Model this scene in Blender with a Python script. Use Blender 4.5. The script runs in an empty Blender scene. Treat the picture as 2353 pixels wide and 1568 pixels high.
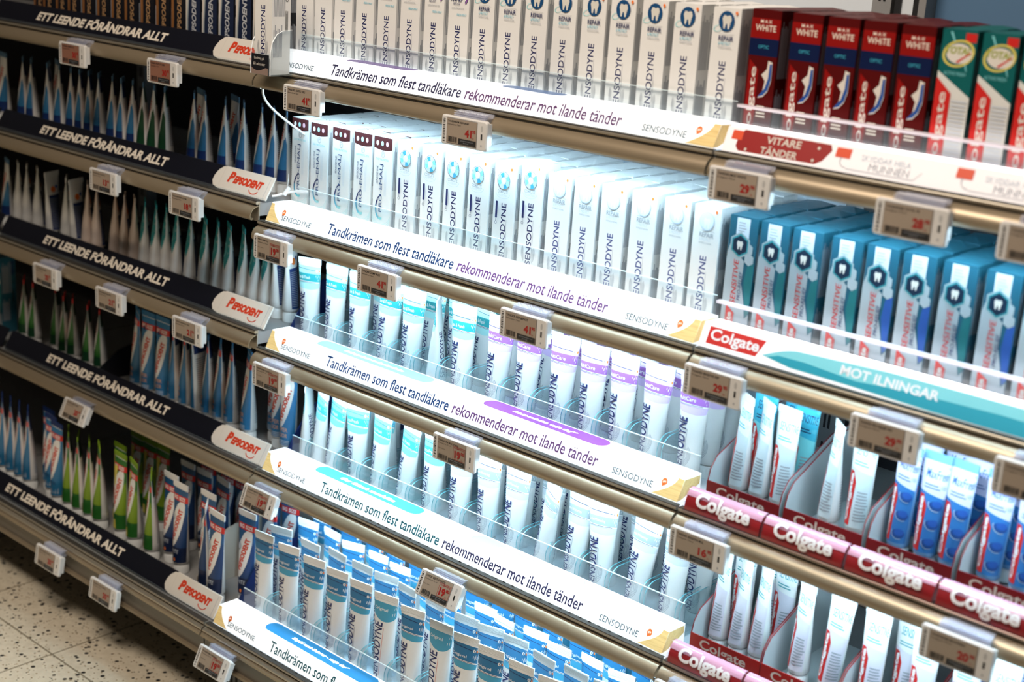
import bpy, bmesh, math, random
from mathutils import Matrix, Vector
rnd = random.Random(7)
PI = math.pi
S = bpy.context.scene
COL = S.collection

# ------------------------------------------------------------------ camera, world, lamps, exposure
FLOOR = 1.25                                   # height of the top rail groove over the floor
def cam_axes(yaw, pitch, roll):
    f = Vector((-math.sin(yaw)*math.cos(pitch), math.cos(yaw)*math.cos(pitch), -math.sin(pitch)))
    r0 = Vector((math.cos(yaw), math.sin(yaw), 0)); u0 = r0.cross(f)
    return (math.cos(roll)*r0 + math.sin(roll)*u0, -math.sin(roll)*r0 + math.cos(roll)*u0, f)
r_, u_, f_ = cam_axes(0.72327864, 0.28483666, 0.06492481)
cd = bpy.data.cameras.new('camera')
cam = bpy.data.objects.new('camera', cd); COL.objects.link(cam)
M = Matrix.Identity(4)
for i in range(3):
    M[i][0] = r_[i]; M[i][1] = u_[i]; M[i][2] = -f_[i]
M[0][3], M[1][3], M[2][3] = 2.12075825, -1.66206655, 0.29943557 + FLOOR
cam.matrix_world = M
cd.sensor_width = 36; cd.lens = 3325.77/2353*36; cd.clip_start = .02
cd.dof.use_dof = True; cd.dof.focus_distance = 2.47; cd.dof.aperture_fstop = 3.2
S.camera = cam
w = bpy.data.worlds.new('world'); S.world = w; w.use_nodes = True
w.node_tree.nodes['Background'].inputs[0].default_value = (1, .86, .68, 1)
w.node_tree.nodes['Background'].inputs[1].default_value = .035
def area(name, loc, aim, sx, sy, power, col, spread=180):
    l = bpy.data.lights.new(name, 'AREA'); l.shape = 'RECTANGLE'; l.size = sx; l.size_y = sy
    l.energy = power; l.color = col
    o = bpy.data.objects.new(name, l); COL.objects.link(o); o.location = loc
    l.spread = math.radians(spread)
    o.rotation_euler = (Vector(aim)-Vector(loc)).to_track_quat('-Z', 'Y').to_euler()
    return o
area('ceiling_lamp', (.80, -1.15, 3.0), (.80, -.7, 0), 1.2, .8, 60, (1, .86, .72))
area('aisle_lamp', (-.7, -1.45, 3.0), (-.7, -1.45, 0), .5, .5, 17, (1, .88, .74), 52)
S.view_settings.view_transform = 'Standard'; S.view_settings.look = 'None'
S.view_settings.exposure = 0; S.view_settings.gamma = 1; S.view_settings.use_curve_mapping = False
S.cycles.use_denoising = True
S.cycles.transparent_max_bounces = 24; S.cycles.max_bounces = 8

# ------------------------------------------------------------------ materials
MATS = {}
def mat(name, col, rough=.5, metal=0, emit=None, estr=0, spec=.5, coat=0):
    if name in MATS: return MATS[name]
    m = bpy.data.materials.new(name); m.use_nodes = True
    b = m.node_tree.nodes['Principled BSDF']
    b.inputs['Base Color'].default_value = (*col, 1); b.inputs['Roughness'].default_value = rough
    b.inputs['Metallic'].default_value = metal; b.inputs['Specular IOR Level'].default_value = spec
    b.inputs['Coat Weight'].default_value = coat
    if emit: b.inputs['Emission Color'].default_value = (*emit, 1); b.inputs['Emission Strength'].default_value = estr
    MATS[name] = m; return m
def clear(name, tint=(.97, .99, 1), haze=.04, hcol=(.8, .9, .95)):
    m = bpy.data.materials.new(name); m.use_nodes = True; nt = m.node_tree; n = nt.nodes; n.clear()
    o = n.new('ShaderNodeOutputMaterial'); t = n.new('ShaderNodeBsdfTransparent'); t.inputs[0].default_value = (*tint, 1)
    g = n.new('ShaderNodeBsdfGlossy'); g.inputs['Roughness'].default_value = .06
    d = n.new('ShaderNodeBsdfDiffuse'); d.inputs[0].default_value = (*hcol, 1)
    lw = n.new('ShaderNodeLayerWeight'); lw.inputs[0].default_value = .5
    pw = n.new('ShaderNodeMath'); pw.operation = 'POWER'; pw.inputs[1].default_value = 4; nt.links.new(lw.outputs['Facing'], pw.inputs[0])
    fr = n.new('ShaderNodeMath'); fr.operation = 'MULTIPLY_ADD'; fr.inputs[1].default_value = .45; fr.inputs[2].default_value = .025; nt.links.new(pw.outputs[0], fr.inputs[0])
    m1 = n.new('ShaderNodeMixShader'); m1.inputs[0].default_value = haze
    m2 = n.new('ShaderNodeMixShader')
    nt.links.new(t.outputs[0], m1.inputs[1]); nt.links.new(d.outputs[0], m1.inputs[2])
    nt.links.new(fr.outputs[0], m2.inputs[0]); nt.links.new(m1.outputs[0], m2.inputs[1]); nt.links.new(g.outputs[0], m2.inputs[2])
    nt.links.new(m2.outputs[0], o.inputs[0]); MATS[name] = m; return m
WHITE = mat('white_card', (.84, .84, .83), .45)
NAVY = mat('navy_ink', (.012, .018, .11), .5)
INK = mat('black_ink', (.01, .01, .012), .5)
GREY = mat('grey_ink', (.34, .36, .40), .5)
PALE = mat('pale_ink', (.62, .68, .76), .5)
ORANGE = mat('orange_ink', (.9, .22, .04), .5)
CYAN = mat('cyan_ink', (.05, .45, .62), .5)
TEAL = mat('teal_ink', (.02, .33, .36), .5)
AQUA = mat('aqua_ink', (.22, .66, .70), .5)
LTEAL = mat('light_teal_ink', (.42, .76, .76), .5)
PURPLE = mat('purple_ink', (.32, .12, .45), .5)
LILAC = mat('lilac_ink', (.62, .48, .76), .5)
SILVER = mat('silver_ink', (.36, .42, .45), .4)
LSILVER = mat('light_silver_ink', (.62, .67, .70), .4)
OBLUE = mat('ocean_blue_ink', (.02, .17, .36), .45)
OMID = mat('mid_blue_ink', (.06, .34, .52), .45)
MAROON = mat('maroon_ink', (.07, .012, .015), .5)
RED = mat('red_ink', (.62, .015, .012), .45)
DRED = mat('dark_red_ink', (.20, .004, .006), .45)
PRED = mat('logo_red_ink', (.66, .05, .015), .5)
YELLOW = mat('yellow_ink', (.72, .62, .12), .5)
GREEN = mat('green_ink', (.02, .15, .02), .5)
LIME = mat('lime_ink', (.20, .34, .015), .5)
DGREEN = mat('dark_green_ink', (.005, .055, .02), .5)
PBLUE = mat('sky_blue_ink', (.03, .18, .38), .45)
DBLUE = mat('deep_blue_ink', (.008, .03, .14), .45)
BLUE = mat('blue_ink', (.02, .09, .36), .45)
CBLUE = mat('clear_blue_ink', (.03, .16, .42), .4)
BLACK = mat('black_card', (.006, .007, .012), .5)
COPPER = mat('copper_foil', (.28, .12, .04), .4)
BEIGE = mat('epaper_beige', (.35, .285, .225), .6)
CASEW = mat('tag_white_plastic', (.72, .71, .70), .4)
CAPM = mat('cap_plastic', (.78, .80, .80), .35)
TUBEW = mat('tube_white', (.80, .80, .79), .32, coat=.2)
ALU = mat('champagne_aluminium', (.34, .275, .19), .36, .45)
ALUD = mat('aluminium_groove', (.03, .027, .022), .6)
ALUB = mat('aluminium_bright', (.42, .38, .31), .28, .6)
STEEL = mat('shelf_steel', (.30, .30, .30), .5, .2)
DARK = mat('dark_panel', (.012, .013, .018), .6)
LIGHTP = mat('pale_panel', (.72, .78, .84), .5)
BLUEP = mat('blue_panel', (.09, .19, .33), .6)
CABLEW = mat('white_cable', (.75, .78, .80), .4)
NAVYP = mat('navy_plastic', (.006, .007, .014), .35)
CREAM = mat('cream_label', (.74, .70, .64), .45)
CREAMT = mat('cream_lettering', (.86, .79, .68), .5)
CARD = mat('grey_card', (.48, .52, .53), .7)
GAP = mat('edge_teal_acrylic', (.12, .38, .44), .2)
CLEAR = clear('clear_acrylic')
CLEARW = clear('clear_tray', (.93, .97, .98), .06)
CLIPC = clear('clear_clip', (.93, .94, .97), .30, (.72, .74, .84))
REDCL = clear('clear_red_lens', (.97, .90, .92), .02, (.75, .45, .55))
LED = mat('led_diffuser', (.9, .95, 1), .5, 0, (.57, .84, 1.0), 68)
LBOX = mat('backlit_white', (.9, .9, .9), .3, 0, (.92, .97, 1.0), .72)
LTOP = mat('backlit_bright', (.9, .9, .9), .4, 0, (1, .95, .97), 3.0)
LBOXC = mat('backlit_white_soft', (.85, .83, .84), .3, 0, (.96, .95, 1.0), .30)
def backlit(name, col, s): return mat(name, tuple(c*.75 for c in col), .35, 0, col, s*.55)
PILLC = {'violet': backlit('backlit_violet', (.22, .16, .42), .35), 'navy': backlit('backlit_steel_blue', (.16, .26, .50), .4),
         'ice': backlit('backlit_ice', (.66, .90, .93), .9), 'frost': backlit('backlit_frost', (.66, .80, .90), .8),
         'aqua': backlit('backlit_aqua', (.30, .74, .88), .75), 'purple': backlit('backlit_purple', (.30, .08, .48), .55),
         'mint': backlit('backlit_mint', (.08, .66, .72), .75), 'mist': backlit('backlit_mist', (.55, .66, .74), .65),
         'ocean': backlit('backlit_ocean', (.03, .30, .70), .75)}
TEALB = backlit('backlit_teal', (.03, .38, .50), .25)
TEALL = backlit('backlit_light_teal', (.25, .70, .76), .3)
def gold():
    m = bpy.data.materials.new('brushed_gold'); m.use_nodes = True; nt = m.node_tree; b = nt.nodes['Principled BSDF']
    tc = nt.nodes.new('ShaderNodeTexCoord'); mp = nt.nodes.new('ShaderNodeMapping'); nz = nt.nodes.new('ShaderNodeTexNoise')
    mp.inputs['Scale'].default_value = (12, 260, 260); nz.inputs['Scale'].default_value = 2; nz.inputs['Detail'].default_value = 4
    cr = nt.nodes.new('ShaderNodeValToRGB'); cr.color_ramp.elements[0].color = (.50, .33, .09, 1); cr.color_ramp.elements[1].color = (.86, .68, .34, 1)
    nt.links.new(tc.outputs['Object'], mp.inputs[0]); nt.links.new(mp.outputs[0], nz.inputs[0]); nt.links.new(nz.outputs[0], cr.inputs[0])
    nt.links.new(cr.outputs[0], b.inputs['Base Color']); nt.links.new(cr.outputs[0], b.inputs['Emission Color'])
    b.inputs['Emission Strength'].default_value = .38; b.inputs['Roughness'].default_value = .35
    return m
GOLD = gold()
def floor_mat():
    m = bpy.data.materials.new('terrazzo_tiles'); m.use_nodes = True; nt = m.node_tree; n = nt.nodes; L = nt.links
    b = n['Principled BSDF']; b.inputs['Roughness'].default_value = .45
    tc = n.new('ShaderNodeTexCoord')
    def chips(scale, lo, hi):
        v = n.new('ShaderNodeTexVoronoi'); v.inputs['Scale'].default_value = scale; v.inputs['Randomness'].default_value = 1
        L.new(tc.outputs['Object'], v.inputs['Vector'])
        r = n.new('ShaderNodeValToRGB'); r.color_ramp.elements[0].position = lo; r.color_ramp.elements[1].position = hi
        r.color_ramp.elements[0].color = (1, 1, 1, 1); r.color_ramp.elements[1].color = (0, 0, 0, 1)
        L.new(v.outputs['Distance'], r.inputs[0])
        c = n.new('ShaderNodeMath'); c.operation = 'GREATER_THAN'; c.inputs[1].default_value = .45
        s = n.new('ShaderNodeSeparateColor'); L.new(v.outputs['Color'], s.inputs[0]); L.new(s.outputs[0], c.inputs[0])
        k = n.new('ShaderNodeMath'); k.operation = 'MULTIPLY'; L.new(r.outputs[0], k.inputs[0]); L.new(c.outputs[0], k.inputs[1])
        return k.outputs[0], s
    k1, s1 = chips(58, .24, .30); k2, s2 = chips(130, .22, .30)
    nz = n.new('ShaderNodeTexNoise'); nz.inputs['Scale'].default_value = 60; L.new(tc.outputs['Object'], nz.inputs['Vector'])
    base = n.new('ShaderNodeValToRGB'); base.color_ramp.elements[0].color = (.42, .37, .28, 1); base.color_ramp.elements[1].color = (.60, .54, .43, 1)
    L.new(nz.outputs[0], base.inputs[0])
    def mix(fac, a, col):
        x = n.new('ShaderNodeMix'); x.data_type = 'RGBA'; L.new(fac, x.inputs[0]); L.new(a, x.inputs[6])
        if isinstance(col, tuple): x.inputs[7].default_value = (*col, 1)
        else: L.new(col, x.inputs[7])
        return x.outputs[2]
    cr = n.new('ShaderNodeValToRGB'); cr.color_ramp.elements[0].color = (.25, .16, .07, 1); cr.color_ramp.elements[1].color = (.03, .03, .03, 1)
    L.new(s2.outputs[1], cr.inputs[0])
    o = mix(k2, base.outputs[0], cr.outputs[0]); o = mix(k1, o, (.02, .02, .02))
    br = n.new('ShaderNodeTexBrick'); br.offset = 0; br.inputs['Scale'].default_value = 1; br.inputs['Mortar Size'].default_value = .0022
    br.inputs['Brick Width'].default_value = .33; br.inputs['Row Height'].default_value = .33
    mp = n.new('ShaderNodeMapping'); mp.inputs['Location'].default_value = (.375, .232, 0); L.new(tc.outputs['Object'], mp.inputs[0]); L.new(mp.outputs[0], br.inputs['Vector'])
    o = mix(br.outputs['Fac'], o, (.20, .17, .12)); L.new(o, b.inputs['Base Color'])
    return m

# ------------------------------------------------------------------ mesh builder
class MB:
    def __init__(s): s.v = []; s.f = []; s.m = []; s.mats = []; s.sm = []
    def mi(s, m):
        if m not in s.mats: s.mats.append(m)
        return s.mats.index(m)
    def add(s, vs, fs, m, smooth=False):
        b = len(s.v); s.v += [tuple(v) for v in vs]; k = s.mi(m)
        for f in fs: s.f.append([b+i for i in f]); s.m.append(k); s.sm.append(smooth)
        return s
    def box(s, x0, y0, z0, x1, y1, z1, m):
        return s.add([(x0,y0,z0),(x1,y0,z0),(x1,y1,z0),(x0,y1,z0),(x0,y0,z1),(x1,y0,z1),(x1,y1,z1),(x0,y1,z1)],
                     [(3,2,1,0),(4,5,6,7),(0,1,5,4),(1,2,6,5),(2,3,7,6),(3,0,4,7)], m)
    def rbox(s, x0, y0, z0, x1, y1, z1, r, m, seg=4):     # rounded in XZ, extruded along Y
        pts = []
        for cx, cz, a in ((x1-r, z1-r, 0), (x0+r, z1-r, 90), (x0+r, z0+r, 180), (x1-r, z0+r, 270)):
            for i in range(seg+1):
                t = math.radians(a+90*i/seg); pts.append((cx+r*math.cos(t), cz+r*math.sin(t)))
        n = len(pts); e = min(r*.45, (y1-y0)*.3)
        def ins(p, d):
            cx, cz = (x0+x1)/2, (z0+z1)/2
            return (p[0]+d*(1 if p[0] < cx else -1), p[1]+d*(1 if p[1] < cz else -1))
        rings = [[(*[ins(p, e)[0]], y0, ins(p, e)[1]) for p in pts], [(p[0], y0+e, p[1]) for p in pts], [(p[0], y1, p[1]) for p in pts]]
        vs = sum(rings, []); fs = [list(range(n))[::-1], [2*n+i for i in range(n)]]
        for k in range(2):
            for i in range(n): fs.append((k*n+i, k*n+(i+1) % n, (k+1)*n+(i+1) % n, (k+1)*n+i))
        return s.add(vs, fs, m)
    def prism(s, prof, x0, x1, m, smooth=False, caps=True):   # prof = [(y,z)] closed, extruded along X
        n = len(prof); vs = [(x0, y, z) for y, z in prof]+[(x1, y, z) for y, z in prof]
        fs = [(i, (i+1) % n, n+(i+1) % n, n+i) for i in range(n)]
        s.add(vs, fs, m, smooth)
        if caps: s.add(vs, [list(range(n))[::-1], [n+i for i in range(n)]], m)
        return s
    def loft(s, rings, m, smooth=True, cap0=True, cap1=True):
        n = len(rings[0]); vs = [p for r in rings for p in r]; fs = []
        for k in range(len(rings)-1):
            for i in range(n): fs.append((k*n+i, k*n+(i+1) % n, (k+1)*n+(i+1) % n, (k+1)*n+i))
        s.add(vs, fs, m, smooth)
        if cap0: s.add(rings[0], [list(range(n))[::-1]], m)
        if cap1: s.add(rings[-1], [list(range(n))], m)
        return s
    def tube(s, pts, r, m, n=8):
        rings = []; pts = [Vector(p) for p in pts]
        for i, p in enumerate(pts):
            d = (pts[min(i+1, len(pts)-1)]-pts[max(i-1, 0)]).normalized()
            a = d.orthogonal().normalized(); b = d.cross(a)
            if rings:
                a = (pa - d*pa.dot(d)).normalized(); b = d.cross(a)
            pa = a
            rings.append([tuple(p+r*(math.cos(2*PI*k/n)*a+math.sin(2*PI*k/n)*b)) for k in range(n)])
        return s.loft(rings, m)
    def mesh(s, name):
        me = bpy.data.meshes.new(name); me.from_pydata(s.v, [], s.f)
        for m in s.mats: me.materials.append(m)
        me.polygons.foreach_set('material_index', s.m); me.polygons.foreach_set('use_smooth', s.sm); me.update()
        return me
    def build(s, name, parent=None, loc=None, rot=None):
        return put(name, s.mesh(name), parent, loc, rot)
def put(name, me, parent=None, loc=None, rot=None):
    o = bpy.data.objects.new(name, me); COL.objects.link(o)
    if parent: o.parent = parent
    if loc: o.location = loc
    if rot: o.rotation_euler = rot
    return o
def tag(o, label, cat, group=None):
    o['label'] = label; o['category'] = cat
    if group: o['group'] = group
    return o
def empty(name, loc, rot=(0, 0, 0)):
    o = bpy.data.objects.new(name, None); COL.objects.link(o); o.location = loc; o.rotation_euler = rot; o.empty_display_size = .02
    return o
def dup(root, loc, rot=(0, 0, 0)):
    c = root.copy(); COL.objects.link(c); c.location = loc; c.rotation_euler = rot
    for ch in root.children:
        d = ch.copy(); COL.objects.link(d); d.parent = c
    return c

# ------------------------------------------------------------------ flat print (art), laid on faces
TXT = {}
def text2d(t, bold=0, shear=0):
    k = (t, bold, shear)
    if k not in TXT:
        c = bpy.data.curves.new('lettering', 'FONT'); c.body = t; c.size = 1; c.offset = bold; c.shear = shear
        c.resolution_u = 3 if len(t) < 30 else 2; c.fill_mode = 'FRONT'
        o = bpy.data.objects.new('lettering', c)
        me = bpy.data.meshes.new_from_object(o)
        vs = [(v.co.x, v.co.y) for v in me.vertices]; fs = [tuple(p.vertices) for p in me.polygons]
        fs = [f for f in fs]
        bpy.data.objects.remove(o); bpy.data.curves.remove(c); bpy.data.meshes.remove(me)
        x0 = min(v[0] for v in vs); x1 = max(v[0] for v in vs); y0 = min(v[1] for v in vs); y1 = max(v[1] for v in vs)
        TXT[k] = ([((x-x0)/(x1-x0), (y-y0)/(y1-y0)) for x, y in vs], fs)
    return TXT[k]
class Art:
    def __init__(s): s.items = []
    def poly(s, m, pts): s.items.append((m, list(pts), [list(range(len(pts)))])); return s
    def rect(s, m, x, y, w, h): return s.poly(m, [(x, y), (x+w, y), (x+w, y+h), (x, y+h)])
    def ell(s, m, cx, cy, rx, ry, n=24): return s.poly(m, [(cx+rx*math.cos(2*PI*i/n), cy+ry*math.sin(2*PI*i/n)) for i in range(n)])
    def ring(s, m, cx, cy, rx, ry, t, a0=0, a1=360, n=24, tilt=0):
        vs = []; fs = []; ct, st = math.cos(math.radians(tilt)), math.sin(math.radians(tilt))
        for i in range(n+1):
            a = math.radians(a0+(a1-a0)*i/n)
            for q in (1, 1-t):
                x, y = rx*q*math.cos(a), ry*q*math.sin(a); vs.append((cx+x*ct-y*st, cy+x*st+y*ct))
        for i in range(n): fs.append((2*i, 2*i+2, 2*i+3, 2*i+1))
        s.items.append((m, vs, fs)); return s
    def text(s, m, t, x, y, w, h, up=False, bold=0, shear=0, ang=0):
        vs, fs = text2d(t, bold, shear)
        if up: q = [(x+w*(1-b), y+h*a) for a, b in vs]
        else: q = [(x+w*a, y+h*b) for a, b in vs]
        if ang:
            c, d = math.cos(math.radians(ang)), math.sin(math.radians(ang))
            q = [(x+(a-x)*c-(b-y)*d, y+(a-x)*d+(b-y)*c) for a, b in q]
        s.items.append((m, q, fs)); return s
    def lines(s, m, x, y, w, h, n, k=.5, rag=0, up=False):
        vs = []; fs = []; R = random.Random(n*7+int(w*1e5))
        for i in range(n):
            e = 1-rag*R.random()
            if up: a = (x+w*i/n, y, w/n*k, h*e)
            else: a = (x, y+h*i/n, w*e, h/n*k)
            b = len(vs); vs += [(a[0], a[1]), (a[0]+a[2], a[1]), (a[0]+a[2], a[1]+a[3]), (a[0], a[1]+a[3])]; fs.append((b, b+1, b+2, b+3))
        s.items.append((m, vs, fs)); return s
    def barcode(s, m, x, y, w, h, n=14, up=False):
        R = random.Random(n); vs = []; fs = []; p = 0
        while p < 1:
            e = R.choice((.6, 1, 1.6))/n*.6; g = R.choice((.5, .9, 1.3))/n*.6
            if p+e > 1: break
            a = (x, y+h*p, w, h*e) if up else (x+w*p, y, w*e, h)
            b = len(vs); vs += [(a[0], a[1]), (a[0]+a[2], a[1]), (a[0]+a[2], a[1]+a[3]), (a[0], a[1]+a[3])]; fs.append((b, b+1, b+2, b+3)); p += e+g
        s.items.append((m, vs, fs)); return s
    def lay(s, mb, f, du=None, dv=None, step=7e-5, smooth=False):
        for k, (m, vs, fs) in enumerate(s.items):
            off = step*(k+1)
            if du or dv:
                bm = bmesh.new(); bv = [bm.verts.new((a, b, 0)) for a, b in vs]
                for q in fs:
                    try: bm.faces.new([bv[i] for i in q])
                    except ValueError: pass
                for ax, d in ((0, du), (1, dv)):
                    if not d: continue
                    lo = min(v[ax] for v in vs); hi = max(v[ax] for v in vs)
                    for i in range(math.floor(lo/d)+1, math.ceil(hi/d)):
                        co = [0, 0, 0]; no = [0, 0, 0]; co[ax] = i*d; no[ax] = 1
                        bmesh.ops.bisect_plane(bm, geom=bm.verts[:]+bm.edges[:]+bm.faces[:], plane_co=co, plane_no=no, dist=1e-7)
                bm.verts.index_update(); vs = [(v.co.x, v.co.y) for v in bm.verts]; fs = [[v.index for v in q.verts] for q in bm.faces]; bm.free()
            out = [f(a, b, off) for a, b in vs]
            mb.add(out, fs, m, smooth)

# ------------------------------------------------------------------ heights of the shelves (rail groove above floor), front setback
G = {'R1': 1.25, 'R2A': 1.0027, 'R2': .9678, 'R3A': .7517, 'R3': .7206, 'R4': .4691, 'R5': .1744}
YO = {k: 0 for k in G}; YO['R5'] = -.115
ROWNAME = {'R1': 'top', 'R2A': 'second', 'R2': 'second', 'R3A': 'third', 'R3': 'third', 'R4': 'fourth', 'R5': 'lowest'}
BAYNAME = {'L': 'far left', 'A': 'dark left', 'B': 'lit middle', 'C': 'right'}
ORD = ['first', 'second', 'third', 'fourth', 'fifth', 'sixth', 'seventh', 'eighth', 'ninth', 'tenth', 'eleventh', 'twelfth', 'thirteenth',
       'fourteenth', 'fifteenth', 'sixteenth', 'seventeenth', 'eighteenth', 'nineteenth', 'twentieth']

# ------------------------------------------------------------------ room
fl = MB(); fl.add([(-6, -4, 0), (5, -4, 0), (5, 2, 0), (-6, 2, 0)], [(0, 1, 2, 3)], floor_mat())
o = fl.build('floor'); o['kind'] = 'structure'
b = MB(); b.box(-6, .62, 0, 5, .72, 3.4, mat('wall_paint', (.50, .49, .46), .7)); o = b.build('wall_back'); o['kind'] = 'structure'
b = MB(); b.box(-6, -4, 3.4, 5, .72, 3.5, mat('ceiling_paint', (.35, .34, .32), .8)); o = b.build('ceiling'); o['kind'] = 'structure'

# ------------------------------------------------------------------ shelving bays
def bay(name, x0, x1, label, upper, lower):
    r = tag(empty(name, (x0, .45, 0)), label, 'shelving')
    b = MB(); b.box(.004, 0, .10, x1-x0-.004, .012, G['R1']-.012, lower); b.build('back_panel', r)
    b = MB(); b.box(.004, 0, G['R1']-.01, x1-x0-.004, .012, 1.72, upper); b.build('upper_panel', r)
    b = MB(); b.box(-.016, -.034, 0, .016, -.0005, 1.72, STEEL)
    for k in range(34): b.box(-.006, -.0345, .06+k*.05, -.002, -.034, .085+k*.05, INK); b.box(.002, -.0345, .06+k*.05, .006, -.034, .085+k*.05, INK)
    b.build('upright', r)
    b = MB(); b.box(.020, -.030, G['R1']+.01, .030, -.0005, 1.72, INK); b.box(.030, -.026, G['R1']+.01, .052, -.0005, 1.72, LIGHTP); b.box(.052, -.032, G['R1']+.01, .062, -.0005, 1.72, INK); b.box(.062, -.034, G['R1']+.01, .074, -.0005, 1.72, STEEL); b.build('edge_trim', r)
    return r
bay('shelving_bay', -2, -1, 'dark shelving bay at the far left edge of the aisle', DARK, DARK)
bay('shelving_bay', -1, 0, 'unlit left shelving bay with navy slogan strips', DARK, DARK)
bay('shelving_bay', 0, 1, 'middle shelving bay lit by cold light bars behind white strips', LIGHTP, LIGHTP)
bay('shelving_bay', 1, 2.02, 'right shelving bay with a blue panel above the red cartons', BLUEP, DARK)

def arc(cx, cz, r, a0, a1, n): return [(cx+r*math.cos(math.radians(a0+(a1-a0)*i/n)), cz+r*math.sin(math.radians(a0+(a1-a0)*i/n))) for i in range(n+1)]
def rail_mesh(L):
    b = MB()
    # convex cover with curled lower lip (front is -y)
    out = [(.004, -.0002), (-.002, -.0015), (-.0085, -.0052), (-.0125, -.0100), (-.0148, -.0155), (-.0152, -.0205), (-.0138, -.0240), (-.0112, -.0258), (-.0085, -.0250), (-.0075, -.0225)]
    inn = [(-.0086, -.0225), (-.0092, -.0240), (-.0110, -.0245), (-.0126, -.0233), (-.0138, -.0203), (-.0135, -.0158), (-.0113, -.0107), (-.0076, -.0063), (-.0015, -.0028), (.004, -.0016)]
    n = len(out)
    b.prism(out+inn, 0, L, ALU, True)
    # groove back, bead and web
    b.box(0, .0005, .0000, L, .006, .0022, ALUD)
    bead = arc(.0015, .0052, .0030, 60, 300, 10)+[(.008, .0026), (.008, .0078)]
    b.prism(bead, 0, L, ALUB, True)
    b.box(0, .0052, -.030, L, .0072, .0026, ALUB)
    b.box(0, -.0005, .0084, L, .010, .0092, ALUD)
    return b
def flat_rail_mesh(L):
    b = MB()
    b.prism([(.004, .001), (-.004, .000), (-.008, -.003), (-.0085, -.006), (.004, -.006)], 0, L, ALUB, False)
    b.prism(arc(.0005, .0058, .0030, 60, 300, 8)+[(.007, .003), (.007, .0085)], 0, L, ALUB, True)
    b.prism([(-.003, -.006), (-.012, -.011), (-.0125, -.016), (.004, -.016), (.004, -.006)], 0, L, ALU, False)
    b.box(0, -.002, -.056, L, .004, -.016, mat('price_channel', (.22, .20, .17), .5, .3))
    b.prism([(-.002, -.055), (-.012, -.053), (-.014, -.057), (-.004, -.061), (.004, -.061)], 0, L, ALU, False)
    b.box(0, -.001, .0085, L, .010, .0092, ALUD)
    return b
RAILS = {}
def shelf(row, bayk, x0, x1, led):
    z = G[row]; yo = YO[row]; g = .0022
    r = tag(empty('shelf', (x0, yo, z)), '%s shelf of the %s bay' % (ROWNAME[row], BAYNAME[bayk]), 'shelf')
    L = x1-x0
    b = MB(); b.box(.004, .0075, -.020, L-.004, .412-yo, .0035, LIGHTP if bayk == 'B' else STEEL)
    if row == 'R5': b.box(.004, .01, -.05, L-.004, .03, -.02, STEEL)
    b.build('board', r)
    if row == 'R5':
        for sx in (.004, L-.030): b = MB(); b.box(sx, .065, -z, sx+.026, .50, -.0205, STEEL); b.box(sx+.009, .0645, -z+.03, sx+.016, .0650, -z+.075, INK); b.build('foot', r)
    k = (row == 'R5', round(L, 3))
    if k not in RAILS: RAILS[k] = (flat_rail_mesh(L-2*g) if row == 'R5' else rail_mesh(L-2*g)).mesh('price_rail')
    put('price_rail', RAILS[k], r, (g, 0, 0))
    if led:
        b = MB(); b.box(.03, .026, -.0275, L-.03, .046, -.0205, ALUB); b.build('light_bar_housing', r)
        b = MB(); b.prism([(.030, -.0276), (.042, -.0276), (.041, -.032), (.036, -.0345), (.031, -.032)], .035, L-.035, LED); b.build('light_bar', r)
for row in ('R1', 'R2A', 'R3A', 'R4', 'R5'):
    shelf(row, 'L', -2, -1, False); shelf(row, 'A', -1, 0, False)
for row in ('R1', 'R2', 'R3', 'R4', 'R5'): shelf(row, 'B', 0, 1, row != 'R5')
for row in ('R1', 'R2', 'R3', 'R4', 'R5'): shelf(row, 'C', 1, 2.02, row in ('R1', 'R2', 'R3'))

# ------------------------------------------------------------------ navy slogan strips of the left bay
def slogan_strip(row, x0, x1, label):
    z = G[row]; yo = YO[row]
    r = tag(empty('slogan_strip', (0, yo, z)), label, 'shelf strip')
    y0, z0, y1, z1 = .019, .0085, .043, .048
    sl = math.hypot(y1-y0, z1-z0); uy, uz = (y1-y0)/sl, (z1-z0)/sl
    def f(u, v, off): return (u, y0+uy*v-uz*off, z0+uz*v+uy*off)
    b = MB(); b.prism([(y0, z0), (y1, z1), (y1+.003, z1), (y0+.003, z0-.002)], x0, -.151, NAVYP)
    a = Art(); a.text(CREAMT, 'ETT LEENDE FÖRÄNDRAR ALLT', -.812, .0125, .482, .0245, bold=.04, shear=.1); a.lay(b, f)
    b.build('navy_panel', r)
    b = MB(); b.prism([(y0, z0), (y1, z1), (y1+.003, z1), (y0+.003, z0-.002)], -.1505, x1, CREAM)
    a = Art()
    pts = [(-.1505, 0), (-.166, .004), (-.1735, .013), (-.1735, .024), (-.168, .036), (-.158, .0445), (-.1505, .0460)]
    a.poly(CREAM, pts)
    a.rect(GREY, x1-.010, .002, .0007, .042)
    a.text(PRED, 'P', -.131, .0165, .019, .0225, bold=.06, shear=.2); a.text(PRED, 'EPSODENT', -.113, .0165, .089, .0165, bold=.07, shear=.2)
    a.ring(PRED, -.045, .0145, .0145, .010, .17, 195, 345, 16)
    a.lay(b, f); b.build('logo_panel', r)
    b = MB(); b.box(x0, y0-.004, z0-.0005, x1, y0-.0015, z0+.004, CLEAR); b.build('clip_lip', r)
for row in ('R1', 'R2A', 'R3A', 'R4', 'R5'):
    slogan_strip(row, -.99, -.002, 'navy slogan strip with cream logo panel on the %s shelf of the left bay' % ROWNAME[row])
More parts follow.
